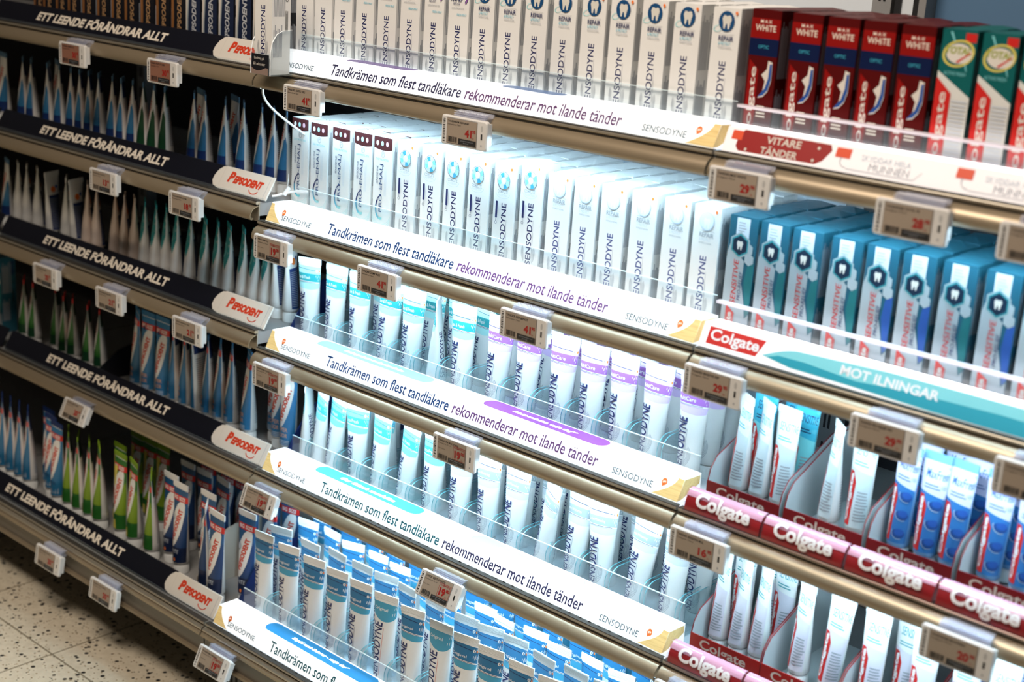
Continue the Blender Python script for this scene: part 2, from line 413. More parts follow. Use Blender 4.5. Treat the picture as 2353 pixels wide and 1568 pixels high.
for row in ('R1', 'R2A', 'R3A', 'R4', 'R5'):
    t = MB(); t.prism([(.019, .0085), (.043, .048), (.046, .048), (.022, .0065)], -1.98, -1.008, NAVYP)
    o = t.build('slogan_strip', None, (0, YO[row], G[row]))
    tag(o, 'plain dark strip on the %s shelf at the far left edge' % ROWNAME[row], 'shelf strip')

# ------------------------------------------------------------------ backlit white strips of the middle bay
def light_strip(row, dx, pills, tcols, label):
    z = G[row]; yo = YO[row]; X0, X1 = .007+dx, .990
    y0, z0, y1, z1, y2 = .0115, .0085, .028, .0420, .0695
    r = tag(empty('light_box_strip', (0, yo, z)), label, 'light box')
    b = MB(); b.prism([(y0, z0), (y1, z1), (y2, z1-.0005), (y2, .004)], X0, X1, LBOX)
    sl = math.hypot(y1-y0, z1-z0); uy, uz = (y1-y0)/sl, (z1-z0)/sl
    f = lambda u, v, off: (u, y0+uy*v-uz*off, z0+uz*v+uy*off)
    a = Art()
    n = 12
    a.poly(GOLD, [(X0, .001), (X0, .0360), (X0+.009, .0360)]+[(X0+.009+.034*(t/n)**1.8, .0360-.0350*t/n) for t in range(1, n+1)])
    a.poly(GOLD, [(X1, .0360), (X1-.011, .0360)]+[(X1-.011-.038*(t/n)**1.8, .0360-.0345*t/n) for t in range(1, n+1)]+[(X1, .001)])
    for sx in (X0+.038, X1-.036):
        a.ell(ORANGE, sx+.004, .0235, .0052, .0058, 12); a.poly(ORANGE, [(sx-.0005, .021), (sx+.0085, .021), (sx+.002, .0155)])
        a.text(mat('emblem_white', (.95, .9, .85), .5, 0, (1, .9, .85), .8), 'gsk', sx+.001, .0215, .006, .0042)
    a.text(tcols[2], 'SENSODYNE', X0+.040, .0085, .084, .0098, bold=.01); a.text(tcols[2], 'SENSODYNE', X1-.128, .0080, .078, .0105, bold=.01)
    s1, s2 = 'Tandkrämen som flest tandläkare ', 'rekommenderar mot ilande tänder'
    a.text(tcols[0], 'Tandkrämen som flest tandläkare', .1765+dx, .0075, .318, .0205, bold=.010)
    a.text(tcols[1], 'rekommenderar mot ilande tänder', .5045+dx, .0075, .318, .0205, bold=.010)
    a.lay(b, f)
    h = lambda u, v, off: (u, y1+v, z1+off)
    for (px0, px1, c, txt) in pills:
        a = Art(); q = .0165; cy = .0215
        a.poly(PILLC[c], [(px0+q-q*math.sin(i*PI/10), cy-q*math.cos(i*PI/10)) for i in range(11)]+[(px1-q+q*math.sin(i*PI/10), cy+q*math.cos(i*PI/10)) for i in range(11)])
        if txt: a.text(mat('pill_white', (.9, .9, .9), .5, 0, (1, 1, 1), 1.6), txt, px0+(px1-px0)*.24, cy-.006, (px1-px0)*.52, .0105, bold=.045, shear=.2)
        a.lay(b, h)
    e = Art(); e.poly(GOLD, [(y0, .010), (y1, z1-.0015), (y2-.002, z1-.003), (y2-.002, .026), (y0+.012, .010)])
    e.lay(b, lambda u, v, off: (X1+off, u, v))
    b.build('lit_panel', r)
    b = MB()
    for k in range(46 if row in ('R4', 'R5') else 0): b.box(X0+.03+k*.0207, y0-.0042, .0095, X0+.036+k*.0207, y0-.0036, .0108, INK)
    b.box(X0, y0-.0036, .0094, X1, y0-.0024, .0122, CLEAR); b.build('clip_lip', r)
    return r
I1 = mat('strip_ink_indigo', (.03, .03, .10), .5); I2 = mat('strip_ink_plum', (.13, .05, .18), .5); I3 = mat('strip_ink_pale', (.10, .17, .22), .5)
I4 = mat('strip_ink_blue', (.01, .05, .18), .5); I5 = mat('strip_ink_teal', (.01, .12, .16), .5); I6 = mat('strip_ink_purple', (.16, .06, .26), .5)
light_strip('R1', 0, [(.19, .355, 'violet', ''), (.56, .685, 'navy', '')], (I1, I2, I3), 'backlit white strip with purple and blue ovals on the top shelf')
light_strip('R2', .003, [(.135, .285, 'ice', ''), (.375, .55, 'ice', ''), (.645, .775, 'frost', '')], (I4, I6, I3), 'backlit white strip with three pale ovals on the second shelf')
light_strip('R3', .009, [(.13, .43, 'aqua', 'Friskt jordnära med pulserskräm'), (.56, .825, 'purple', 'Friskt andetätt, varje dag**')], (I4, I2, I3), 'backlit white strip with aqua and purple ovals on the third shelf')
light_strip('R4', .003, [(.135, .42, 'mint', 'Ger fräsch munhälsa'), (.55, .80, 'mist', 'Skonsam whitening för ilande tänder*')], (I5, I1, I3), 'backlit white strip with turquoise and grey ovals on the fourth shelf')
light_strip('R5', .003, [(.135, .44, 'ocean', 'Skydd mot ilningar - varje dag*')], (I5, I1, I3), 'backlit white strip with ocean blue oval on the lowest shelf')

def baffle(row, x0, x1, y, z0, z1, label, thick=.0022, edge=None):
    r = tag(empty('clear_baffle', (x0, YO[row]+y, G[row])), label, 'shelf guard')
    b = MB(); b.box(0, 0, z0, x1-x0, thick, z1, CLEAR); b.build('panel', r)
    b = MB(); b.box(0, -.0002, z1, x1-x0, thick+.0002, z1+.0008, edge or mat('baffle_edge', (.72, .86, .9), .2)); b.build('top_edge', r)
BR = {'R1': .070, 'R2': .070, 'R3': .066, 'R4': .072, 'R5': .072}
for row in BR: baffle(row, .030, .984, .0705, .004, BR[row], 'clear acrylic guard in front of the %s shelf of the lit bay' % ROWNAME[row])

# ------------------------------------------------------------------ cartons
def gap_rows(a, x, y, w, h, n): a.lines(GREY, x, y, w, h, n, .45, .15)
LOGO = 'SENSODYNE'
def sens_common(a, y0=.026, y1=.118, x0=.0165, x1=.0280, ink=NAVY):
    a.text(ink, LOGO, x0, y0, x1-x0, y1-y0, up=True, bold=.012)
    a.rect(GREY, x1+.0012, y0+.012, .0005, (y1-y0)*.62); a.rect(GREY, x1+.0024, y0+.020, .0004, (y1-y0)*.34)
    for k in range(5):
        a.ring(GREY, (x0+x1)/2, y0+.021, .0145-.0012*k, .021-.0028*k, .035, 150, 232, 10, 0)
        a.ring(GREY, (x0+x1)/2, y0+.021, .0145-.0012*k, .021-.0028*k, .035, -52, 30, 10, 0)
def gsk(a, x, y): a.ell(ORANGE, x, y, .0023, .0023, 10); a.poly(ORANGE, [(x-.0022, y-.0008), (x+.0022, y-.0008), (x, y-.0036)])
def tooth(a, cx, cy, s, m):
    a.poly(m, [(cx-.62*s, cy+.35*s), (cx-.45*s, cy+.75*s), (cx-.15*s, cy+.72*s), (cx, cy+.62*s), (cx+.2*s, cy+.74*s), (cx+.48*s, cy+.72*s), (cx+.62*s, cy+.3*s), (cx+.48*s, cy-.15*s), (cx+.36*s, cy-.75*s), (cx+.18*s, cy-.78*s), (cx+.06*s, cy-.2*s), (cx-.1*s, cy-.2*s), (cx-.24*s, cy-.78*s), (cx-.42*s, cy-.7*s), (cx-.5*s, cy-.1*s)])
W, D, H = .0465, .041, .192
def art_rapid():
    a = Art(); sens_common(a)
    a.text(CYAN, 'FRESH MINT', .020, .134, .022, .0035, shear=.2); a.text(GREY, '& LONG LASTING PROTECTION', .008, .1445, .028, .0028, shear=.2)
    a.text(NAVY, 'RELIEF', .011, .151, .016, .004, shear=.25); a.text(NAVY, 'RAPID', .005, .157, .026, .008, bold=.02, shear=.25)
    a.ring(NAVY, .031, .163, .013, .012, .30, -60, 140, 20, 15); a.ring(PURPLE, .033, .161, .010, .009, .22, -70, 130, 16, 15); gsk(a, .039, .184); return a
def art_repair(pale=False):  # pale: same repair print, inks lightened to paint in the overexposure
    a = Art(); ink = mat('overexposed_navy_ink', (.05, .07, .24), .5) if pale else NAVY
    sens_common(a, ink=ink)
    if pale: a.ell(mat('disc_rim', (.40, .52, .66), .5), .0235, .170, .0128, .0140, 28); a.ell(mat('overexposed_disc_ink', (.74, .79, .84), .4), .0233, .1703, .0122, .0134, 28); tooth(a, .0238, .1675, .0095, WHITE)
    else:
        a.ring(AQUA, .010, .163, .0075, .0045, .14, 0, 360, 18, 20)
        a.ell(mat('roundel_blue', (.008, .07, .20), .4), .0235, .1735, .0132, .0142, 28); tooth(a, .0240, .1725, .0125, mat('tooth_ivory', (.72, .70, .64), .5))
    a.text(ink if not pale else GREY, 'REPAIR', .0125, .1465, .025, .0068, bold=.012); a.rect(GREY, .0125, .1555, .026, .0004)
    a.text(PALE if pale else CYAN, '& PROTECT', .013, .1408, .020, .0040); a.text(GREY, 'POWERED BY NOVAMIN', .013, .1362, .022, .0026)
    gsk(a, .0395, .186); return a
def art_complete():
    a = Art(); sens_common(a, .024, .126, .0185, .0295)
    cx, cy = .0215, .163
    for k in range(8): a.ring([AQUA, PALE, OMID, LTEAL][k % 4], cx, cy, .0125, .0135, .52, k*45, k*45+43, 5)
    a.ring(NAVY, cx, cy, .0140, .0152, .045, -40, 250, 26); a.ell(mat('hub_white', (.78, .82, .85), .5), cx, cy, .0052, .0058, 14)
    a.text(GREY, 'COMPLETE', .0095, .1425, .023, .0046, bold=.01); a.text(PALE, 'PROTECTION', .0105, .1375, .021, .0030)
    a.ring(PALE, .0215, .1420, .0155, .0085, .05, 180, 360, 16)
    a.rect(NAVY, .0070, .100, .0044, .028); a.ring(NAVY, .0090, .092, .0026, .0026, .2, 0, 360, 12); a.rect(NAVY, .0086, .094, .0007, .006)
    gsk(a, .0385, .184); return a
def art_emalj():
    a = Art(); n = 10
    a.poly(MAROON, [(0, .192)]+[(.0465*i/n, .1715-.0030*math.sin(PI*i/n)) for i in range(n+1)]+[(.0465, .192)])
    for k, m in enumerate((WHITE, LTEAL, mat('rose_ink', (.72, .45, .55), .5))): a.poly(m, [(.0085+.0125*k+.0035*math.sin(t*PI/6)*(1.0), .1805+.0045*math.cos(t*PI/6)) for t in range(12)])
    a.ring(GREY, .0235, .1615, .0045, .0055, .16, 0, 360, 14); a.ring(GREY, .0235, .1615, .0022, .0030, .3, 0, 250, 10)
    a.text(AQUA, 'DAILY PROTECTION', .006, .1505, .033, .0036)
    a.text(NAVY, 'SENSODYNE', .0085, .108, .0042, .032, up=True); a.text(mat('logo_blue_ink', (.015, .06, .20), .5), 'PRO-EMALJ', .0165, .058, .0100, .086, up=True)
    a.lines(PALE, .0290, .088, .0065, .05, 5, .3, .3, up=True)
    for k, m in enumerate((NAVY, OMID, CYAN, AQUA)):
        a.ring(m, .0225, .0665, .0145, .0225, .20, 140+k*38, 182+k*38, 8, -6)
    a.ring(NAVY, .0225, .0665, .0145, .0225, .10, 95, 142, 8, -6)
    for q in range(3): a.ring(LTEAL, .0232, .062-.004*q, .0255, .026, .022, 200, 340, 20)
    return a
def art_side(col=GREY):
    a = Art(); a.lines(col, .004, .100, .020, .080, 7, .62, .25, up=True); a.lines(col, .0255, .10, .0045, .084, 2, .6, .2, up=True)
    a.lines(col, .004, .030, .020, .058, 7, .62, .35, up=True); a.barcode(NAVY, .028, .145, .010, .036, 16, True); a.ring(INK, .033, .128, .003, .003, .3); a.lines(INK, .030, .075, .006, .04, 3, .5, .4, up=True)
    return a
def art_colw():
    a = Art(); CR = mat('carton_red', (.26, .005, .004), .45, spec=.2); CDR = mat('carton_dark_red', (.085, .0015, .002), .45, spec=.2); a.rect(CDR, 0, .0, W, H); a.rect(CR, 0, .152, W, .028)
    a.text(CREAMT, 'M A X', .0145, .174, .018, .0042, bold=.02); a.text(CREAMT, 'WHiTE', .007, .163, .033, .0085, bold=.01)
    a.rect(mat('optic_blue', (.003, .010, .055), .45, spec=.2), 0, .1295, W, .0235); a.text(CYAN, 'OPTIC', .0145, .1395, .017, .0045)
    a.poly(CR, [(.003, .002), (.019, .002), (.019, .110), (.003, .124)]); a.text(CREAM, 'Colgate', .0055, .010, .0125, .104, up=True, bold=.012)
    wv = CREAM
    a.poly(wv, [(.022, .072), (.030, .074), (.037, .082), (.041, .096), (.0405, .122), (.0335, .124), (.0325, .112), (.0245, .104), (.031, .096), (.029, .082)])
    a.poly(BLUE, [(.022, .0735), (.030, .076), (.037, .084), (.0405, .098), (.040, .120), (.0365, .119), (.036, .100), (.032, .086)])
    a.lines(CREAMT, .022, .046, .017, .018, 4, .45, .3); return a
def art_total():
    a = Art(); a.rect(mat('carton_white', (.72, .73, .70), .5), 0, 0, W, H); CT = mat('carton_teal', (.004, .11, .11), .45, spec=.2); a.poly(CT, [(0, H), (W, H), (W, .110), (0, .140)])
    a.rect(RED, .031, .178, .0145, .011); a.ring(YELLOW, .024, .163, .0215, .0165, .14, 0, 360, 24, 18); a.ell(CREAM, .025, .163, .0175, .0125, 22); a.text(mat('olive_ink', (.34, .38, .08), .5), 'TOTAL', .006, .162, .035, .0095, bold=.05, shear=.15); a.poly(RED, [(.022, .153), (.040, .166), (.0405, .1645), (.024, .151)])
    a.poly(AQUA, [(.010, .189), (.013, .189), (.018, .178), (.016, .178)]); a.poly(AQUA, [(.034, .150), (.036, .150), (.038, .142), (.037, .142)]); a.text(AQUA, 'ACTIVE FRESH', .008, .136, .029, .0042)
    a.poly(RED, [(0, .002), (.0215, .002), (.0215, .113), (0, .132)]); a.text(CREAM, 'Colgate', .004, .010, .0145, .104, up=True, bold=.012)
    a.lines(PALE, .0235, .03, .021, .078, 16, .4, .1); return a
def art_colsens(blue):
    a = Art(); base = mat('petrol_ink', (.01, .10, .16), .45); g2 = mat('soft_grey_ink', (.40, .46, .50), .45)
    a.rect(g2, 0, 0, W, H); a.poly(base, [(0, H), (W, H), (W, .052), (.040, .045), (.036, .070), (.0295, .094), (.030, .128), (.004, .150), (.0005, .138)])
    a.poly(BLUE if blue else mat('deep_teal_ink', (.01, .16, .18), .45), [(W, .055), (W, .128), (.036, .122), (.033, .096), (.041, .048)])
    a.rect(PALE, .012, .160, .022, .030); a.lines(GREY, .015, .166, .014, .020, 5, .4, .3)
    hx = lambda cx, cy, r, m: a.poly(m, [(cx+r*math.cos(PI/6+k*PI/3), cy+r*1.08*math.sin(PI/6+k*PI/3)) for k in range(6)])
    hx(.034, .146, .0095, g2); hx(.038, .132, .0085, g2)
    hx(.0205, .150, .0185, SILVER); hx(.0205, .150, .0160, mat('hex_teal', (.03, .26, .30), .4)); hx(.0205, .150, .0135, mat('hex_dark', (.004, .02, .05), .4)); tooth(a, .0205, .150, .0085, CREAM)
    a.text(RED, 'SENSITIVE', .0135, .063, .0085, .066, up=True, shear=.1); a.text(NAVY, 'PRO-RELIEF', .0245, .070, .0055, .042, up=True, shear=.15)
    a.poly(RED, [(.008, .002), (.0225, .002), (.0225, .050), (.008, .060)]); a.text(CREAM, 'Colgate', .0100, .004, .0105, .046, up=True, bold=.03); return a
def art_pblack():
    a = Art(); a.rect(BLACK, 0, 0, W, H); a.poly(COPPER, [(0, .002), (.006, .002), (.009, .06), (.006, .19), (0, .19)]); a.text(mat('copper_letter', (.46, .27, .13), .4), 'PEPSODENT', .0195, .022, .0140, .100, up=True, bold=.03, shear=.2); return a
def art_pnavy():
    a = Art(); a.rect(mat('navy_card', (.012, .022, .06), .45), 0, 0, W, H); a.poly(CREAM, [(0, 0), (.002, .0), (.0035, .06), (.008, .11), (.016, .15), (.012, .192), (0, .192)])
    a.poly(SILVER, [(.002, 0), (.007, 0), (.0075, .06), (.011, .11), (.018, .15), (.016, .15), (.008, .11), (.0035, .06)])
    a.text(mat('pale_grey_ink', (.55, .58, .62), .5), 'PEPSODENT', .0195, .022, .0145, .098, up=True, bold=.03, shear=.2); return a
CART = {}
def carton_proto(key, art, base, top=None):
    b = MB(); b.box(0, 0, 0, W, D, H, base)
    art.lay(b, lambda u, v, o: (u, -o, v))
    art_side(GREY).lay(b, lambda u, v, o: (W+o, u, v))
    t = Art(); t.rect(GREY, .004, .010, .030, .0006); t.lines(NAVY if base is WHITE else GREY, .008, .018, .024, .008, 3, .35, .3); t.lay(b, lambda u, v, o: (u, v, H+o))
    c = MB(); c.add([(.0005, .0015, H+.0004), (W-.0005, .0015, H+.0004), (W-.0005, D-.006, H+.0012), (W*.5, D-.004, H+.0030), (.0005, D-.006, H+.0012),
                     (.0005, .0015, H+.0001), (W-.0005, .0015, H+.0001), (W-.0005, D-.006, H+.0008), (W*.5, D-.004, H+.0026), (.0005, D-.006, H+.0008)],
                    [(0, 1, 2, 3, 4), (9, 8, 7, 6, 5), (1, 0, 5, 6), (2, 1, 6, 7), (3, 2, 7, 8), (4, 3, 8, 9), (0, 4, 9, 5)], top or base)
    CART[key] = (b.mesh('toothpaste_carton'), c.mesh('top_flap'))
carton_proto('rapid', art_rapid(), WHITE); carton_proto('repair', art_repair(), WHITE); carton_proto('pale', art_repair(True), WHITE)
carton_proto('complete', art_complete(), WHITE); carton_proto('emalj', art_emalj(), WHITE)
carton_proto('colw', art_colw(), mat('carton_dark_red', (.085, .0015, .002), .45, spec=.2)); carton_proto('total', art_total(), mat('carton_teal', (.004, .11, .11), .45, spec=.2))
carton_proto('csens', art_colsens(False), mat('carton_petrol', (.02, .12, .18), .4)); carton_proto('csensb', art_colsens(True), mat('carton_petrol', (.02, .12, .18), .4))
carton_proto('pblack', art_pblack(), BLACK); carton_proto('pnavy', art_pnavy(), BLACK)
def carton(key, x, row, label, y=.0755, rot=0, group=None, dz=0):
    o = put('toothpaste_carton', CART[key][0], None, (x, YO[row]+y, G[row]+.0040+dz), (0, 0, rot)); put('top_flap', CART[key][1], o)
    return tag(o, label, 'toothpaste carton', group)
X1L = [.0101, .0623, .116, .1732, .2288, .2862, .3439, .4005, .4573, .5133, .5701, .6285, .6858, .7412, .8003, .8588, .9257]
for i, x in enumerate(X1L):
    k = 'rapid' if i < 8 else 'repair'; n = i if i < 8 else i-8
    d = 'white carton with dark swoosh emblem' if i < 8 else 'white carton with tooth in dark roundel'
    carton(k, x, 'R1', '%s, %s from the left on the top shelf' % (d, ORD[n]), rot=rnd.uniform(-.012, .012))
for i, x in enumerate((.0055, .060, .121, .180, .2325)):
    carton('emalj', x, 'R2', 'white carton with maroon cap band, %s from the left on the second shelf' % ORD[i], dz=.002 if i == 0 else 0)
for i, x in enumerate((.2925, .354, .410, .467, .526, .5845)):
    carton('complete', x, 'R2', 'white carton with blue wheel emblem, %s from the left on the second shelf' % ORD[i], dz=.010 if i == 5 else 0)
for i, x in enumerate((.643, .697, .752, .811, .8725, .927)):
    carton('pale', x, 'R2', 'white carton with pale tooth disc, %s from the left on the second shelf' % ORD[i])
for i, x in enumerate((.9905, 1.0555, 1.1105, 1.1635, 1.2185)):
    carton('colw', x, 'R1', 'red carton with blue band, %s from the left on the top right shelf' % ORD[i], dz=.003)
for i, x in enumerate((1.2745, 1.3285, 1.382, 1.436)):
    carton('total', x, 'R1', 'teal and white carton with yellow oval, %s from the left beside the red cartons' % ORD[i], dz=.003)
for i, x in enumerate((.990, 1.0425, 1.0955, 1.157, 1.2105, 1.2645, 1.3215, 1.380, 1.4345)):
    carton('csensb' if i in (4, 5, 7) else 'csens', x, 'R2', 'petrol carton with hexagon tooth badge, %s from the left on the second right shelf' % ORD[i], dz=-.004)
for i, x in enumerate((-.905, -.865, -.812, -.764, -.706, -.649, -.594, -.545, -.487, -.432, -.379)):
    carton('pblack', x, 'R1', 'black carton with copper lettering, %s from the left on the top left shelf' % ORD[i])
for i, x in enumerate((-.330, -.276, -.223, -.169, -.116, -.062)):
    carton('pnavy', x, 'R1', 'navy carton with white curved edge, %s from the left on the top left shelf' % ORD[i])
# rows behind, tops showing
def behind(key, xs, row, rows, label, group, dz=0, y0=.0755, jit=.0025):
    for k in rows:
        for x in xs:
            carton(key, x+rnd.uniform(-jit, jit), row, label, y0+.0425*k+rnd.uniform(0, .001), 0, group, dz+rnd.choice((0, 0, .001)))
behind('emalj', (.0085, .062, .122, .180, .2335), 'R2', (1, 2, 3, 4), 'white carton behind the maroon banded front cartons, only its top showing', 'cartons behind the maroon banded ones')
behind('complete', (.2945, .354, .410, .467, .526, .5815), 'R2', (1, 2, 3, 4), 'white carton behind the wheel emblem front cartons, only its top showing', 'cartons behind the wheel emblem ones')
behind('pale', (.643, .697, .752, .811, .8705, .925), 'R2', (1, 2, 3, 4), 'white carton behind the pale tooth disc cartons, only its top showing', 'cartons behind the pale disc ones')
behind('repair', (.6858, .7412, .8003, .8588, .9215), 'R1', (1, 2, 3), 'white carton behind the tooth roundel cartons on the top shelf', 'cartons behind the roundel ones')
behind('csens', (.9925, 1.0455, 1.0985, 1.157, 1.2105, 1.2645, 1.3215, 1.380, 1.4345), 'R2', (1, 2, 3, 4), 'petrol carton in the rows behind the hexagon badge cartons', 'petrol cartons behind the front row', -.004)
behind('colw', (.9935, 1.0555, 1.1105, 1.1635, 1.2165), 'R1', (1, 2, 3), 'red carton in the rows behind the front red cartons', 'red cartons behind the front row', .003)
behind('total', (1.2755, 1.3295, 1.383), 'R1', (1, 2), 'teal carton behind the front yellow oval cartons', 'teal cartons behind the front row', .003)

# ------------------------------------------------------------------ tubes
class Tube:
    def __init__(s, Ht, r=.0172, wt=.0262, cap=.020, capr=.0165, crimp=.011):
        s.H, s.r, s.wt, s.cap, s.capr, s.crimp = Ht, r, wt, cap, capr, crimp
    def rad(s, z):
        z0, z1 = s.cap+.004, s.H-s.crimp; t = max(0, min(1, (z-z0)/(z1-z0)))
        return s.r+(s.wt-s.r)*t, s.r*(1-t)**.85*(1+.12*math.sin(PI*t))+.0011
    def f(s, u, v, off):
        rx, ry = s.rad(v); th = u*PI
        return ((rx+off)*math.sin(th), -(ry+off)*math.cos(th), v)
    def ring(s, z, k=1, n=28):
        rx, ry = s.rad(z); return [(rx*k*math.sin(2*PI*i/n), -ry*k*math.cos(2*PI*i/n), z) for i in range(n)]
TUBES = {}
def tube_proto(key, T, art, base, crimpm, capm, back=None):
    b = MB(); z0, z1 = T.cap+.004, T.H-T.crimp
    n = 28; sh = [(T.capr*.8*math.sin(2*PI*i/n), -T.capr*.8*math.cos(2*PI*i/n), T.cap) for i in range(n)]
    b.loft([sh]+[T.ring(z0+(z1-z0)*k/10) for k in range(11)], base, True, True, True)
    art.lay(b, T.f, .045, .016, 9e-5, True)
    if back: back.lay(b, lambda u, v, o: tuple((-p if i < 2 else p) for i, p in enumerate(T.f(u, v, o))), .045, .016, 9e-5, True)
    c = MB(); w = T.wt
    c.box(-w, -.0012, z1-.0005, w, .0012, T.H, crimpm)
    for k in range(5): c.box(-w, -.0015, z1+.001+k*.002, w, .0015, z1+.0018+k*.002, crimpm)
    p = MB(); q = T.capr
    def circ(r, z): return [(r*math.sin(2*PI*i/24), -r*math.cos(2*PI*i/24), z) for i in range(24)]
    p.loft([circ(q*1.02, 0), circ(q*1.04, .002), circ(q*.98, T.cap-.002), circ(q*.93, T.cap)], capm, True)
    for i in range(24):
        a = 2*PI*i/24; p.box(q*math.sin(a)-.0005, -q*math.cos(a)-.0005, .003, q*math.sin(a)+.0005, -q*math.cos(a)+.0005, T.cap-.004, capm)
    TUBES[key] = (b.mesh('toothpaste_tube'), c.mesh('crimp_seal'), p.mesh('cap'))
def tube(key, x, row, label, y=.100, rot=0, lean=0, tip=0, group=None, dz=0):
    if x < -.01 and y < .16:                    # left bay: tubes stand close behind the slogan strip
        dy = .017*min(1, -x/.5); x += dy*(2.12-x)/(YO[row]+y+1.66); y -= dy
    o = put('toothpaste_tube', TUBES[key][0], None, (x, YO[row]+y, G[row]+.0042+dz), (tip, lean, rot))
    put('crimp_seal', TUBES[key][1], o); put('cap', TUBES[key][2], o)
    return tag(o, label, 'toothpaste tube', group)
def sens_tube_art(H, dark, mid, light, name, wave=False, old=False):
    a = Art(); k = H-.022
    if old:
        n = 12; a.poly(dark, [(-.46, k+.006), (.46, k+.006)]+[(.46-.92*i/n, k-.018-.011*math.sin(PI*(1-i/n)*1.2-.4)) for i in range(n+1)])
        a.text(WHITE, name, -.33, k-.011, .42, .0075, bold=.01); a.text(NAVY, LOGO, -.30, .030, .30, k-.062, up=True, bold=.012); a.rect(mat('coral_ink', (.75, .25, .18), .5), .03, .034, .012, k-.075)
        return a
    a.poly(dark, [(-.46, k+.006), (.46, k+.006), (.46, k-.026), (-.46, k-.026)])
    if light is not dark: a.poly(light, [(-.46, k+.006), (.46, k+.006), (.46, k-.008), (-.46, k-.008)])
    a.poly(mid, [(-.46, k-.026), (.46, k-.026), (.40, k-.035), (.1, k-.038), (-.25, k-.037), (-.42, k-.033)])
    a.poly(NAVY, [(-.44, k+.0012), (.20, k-.0018), (.20, k-.0008), (-.44, k+.0022)])
    a.ell(WHITE, .25, k-.0013, .042, .0030, 12); a.rect(NAVY, .243, k-.003, .014, .0034); a.ell(ORANGE, .36, k-.0013, .035, .0024, 10)
    a.text(WHITE, name, -.40, k-.0185, .46, .0062, bold=.01)
    a.poly(WHITE, [(-.42, k-.0245), (.42, k-.0255), (.42, k-.0228), (-.42, k-.0218)]); a.rect(NAVY, -.38, k-.0242, .62, .0008)
    a.text(NAVY, LOGO, -.32, .026, .27, k-.070, up=True, bold=.014)
    a.rect(GREY, -.035, .034, .012, (k-.07)*.7); a.rect(GREY, -.005, .036, .008, (k-.07)*.4)
    for q in range(4): a.ring(GREY, -.19, .050, .33-.028*q, .022-.0025*q, .035, -60, 40, 10)
    return a
def sens_back():
    a = Art(); a.text(NAVY, LOGO, -.30, .030, .20, .085, up=True, bold=.01); a.lines(PALE, -.05, .035, .35, .075, 9, .5, .3); return a
TS = Tube(.174)
tube_proto('clean', TS, sens_tube_art(.174, TEAL, LTEAL, LTEAL, 'Clean & Fresh'), TUBEW, TUBEW, CAPM, sens_back())
tube_proto('multi', TS, sens_tube_art(.174, PURPLE, LILAC, LILAC, 'MultiCare'), TUBEW, TUBEW, CAPM, sens_back())
tube_proto('extra', TS, sens_tube_art(.174, CYAN, AQUA, AQUA, 'Extra Fresh'), TUBEW, TUBEW, CAPM, sens_back())
tube_proto('gentle', TS, sens_tube_art(.174, SILVER, LSILVER, LSILVER, 'Gentle Whitening'), TUBEW, TUBEW, CAPM, sens_back())
TO = Tube(.188)
tube_proto('orig', TO, sens_tube_art(.188, OBLUE, OMID, OBLUE, 'Original'), TUBEW, TUBEW, CAPM, sens_back())
tube_proto('old', TO, sens_tube_art(.188, OMID, OMID, OMID, 'Original', old=True), TUBEW, TUBEW, CAPM, sens_back())

def pep_art(H, top, mid, low, drop=WHITE, word=True, strip=None, extra=None, size=1):
    a = Art(); e = .52; k = H-.013
    a.rect(top, -e, H*.62, 2*e, k-H*.62); a.poly(mid, [(-e, H*.30), (e, H*.30), (e, H*.60), (e-.10, H*.70), (e-.18, H*.66), (-e, H*.62)]); a.rect(low, -e, .026, 2*e, H*.30-.026+.0002)
    # white drop leaning right with red lettering
    n = 14; cx, cy = -.02, H*.56; pts = []
    for i in range(n):
        t = 2*PI*i/n; x, y = .27*math.cos(t), .043*math.sin(t)*size
        x += y*4.6*(1 if y > 0 else .7); pts.append((max(-.46, min(.46, cx+x)), cy+y*1.25))
    a.poly(drop, pts)
    if word: a.text(PRED, 'PEPSODENT', -.25, H*.375, .20, .070*size, up=True, bold=.05, shear=0)
    if word:
        vs, fs = a.items[-1][1], a.items[-1][2]; a.items[-1] = (PRED, [(u+(v-H*.375)*4.2, v) for u, v in vs], fs)
    if strip:
        a.rect(RED, -e, k-.026, 2*e, .013); a.text(WHITE, strip, -.27, k-.0235, .54, .0080, bold=.03)
    if extra: extra(a, H)
    return a
def pep_back(col, H, block=False):
    a = Art()
    if block: a.rect(col, -.30, H*.17, .60, H*.50); a.lines(GREY, -.27, H*.20, .54, H*.44, 20, .3, .25); a.ell(BLUE, .12, H*.78, .06, .004, 10); a.ell(ORANGE, -.05, H*.75, .11, .007, 12)
    else: a.rect(col, -.34, H*.74, .68, H*.20); a.lines(GREY, -.28, .040, .56, H*.50, 22, .5, .25)
    return a
def ex_star(a, H): a.ell(PALE, 0, H*.33, .10, .006, 8); a.text(PALE, 'white', -.25, H*.22, .3, .006)
def ex_super(a, H): a.text(mat('peach_ink', (.72, .40, .28), .5), 'SUPER', -.28, H*.27, .50, .0085, bold=.02); a.text(mat('peach_ink', (.72, .40, .28), .5), 'FLUOR', -.24, H*.21, .46, .0085, bold=.02); a.lines(PALE, -.3, H*.14, .6, .010, 3, .4)
def ex_super2(a, H):
    ex_super(a, H); a.ell(NAVY, -.1, H*.81, .05, .005, 10)
def ex_white(a, H): a.ell(SILVER, -.22, H*.62, .12, .0085, 14); a.ell(PALE, -.22, H*.62, .085, .006, 12); a.text(PALE, 'WHITE', -.30, H*.235, .48, .0085, shear=.1); a.ell(ORANGE, .02, H*.165, .05, .004, 8)
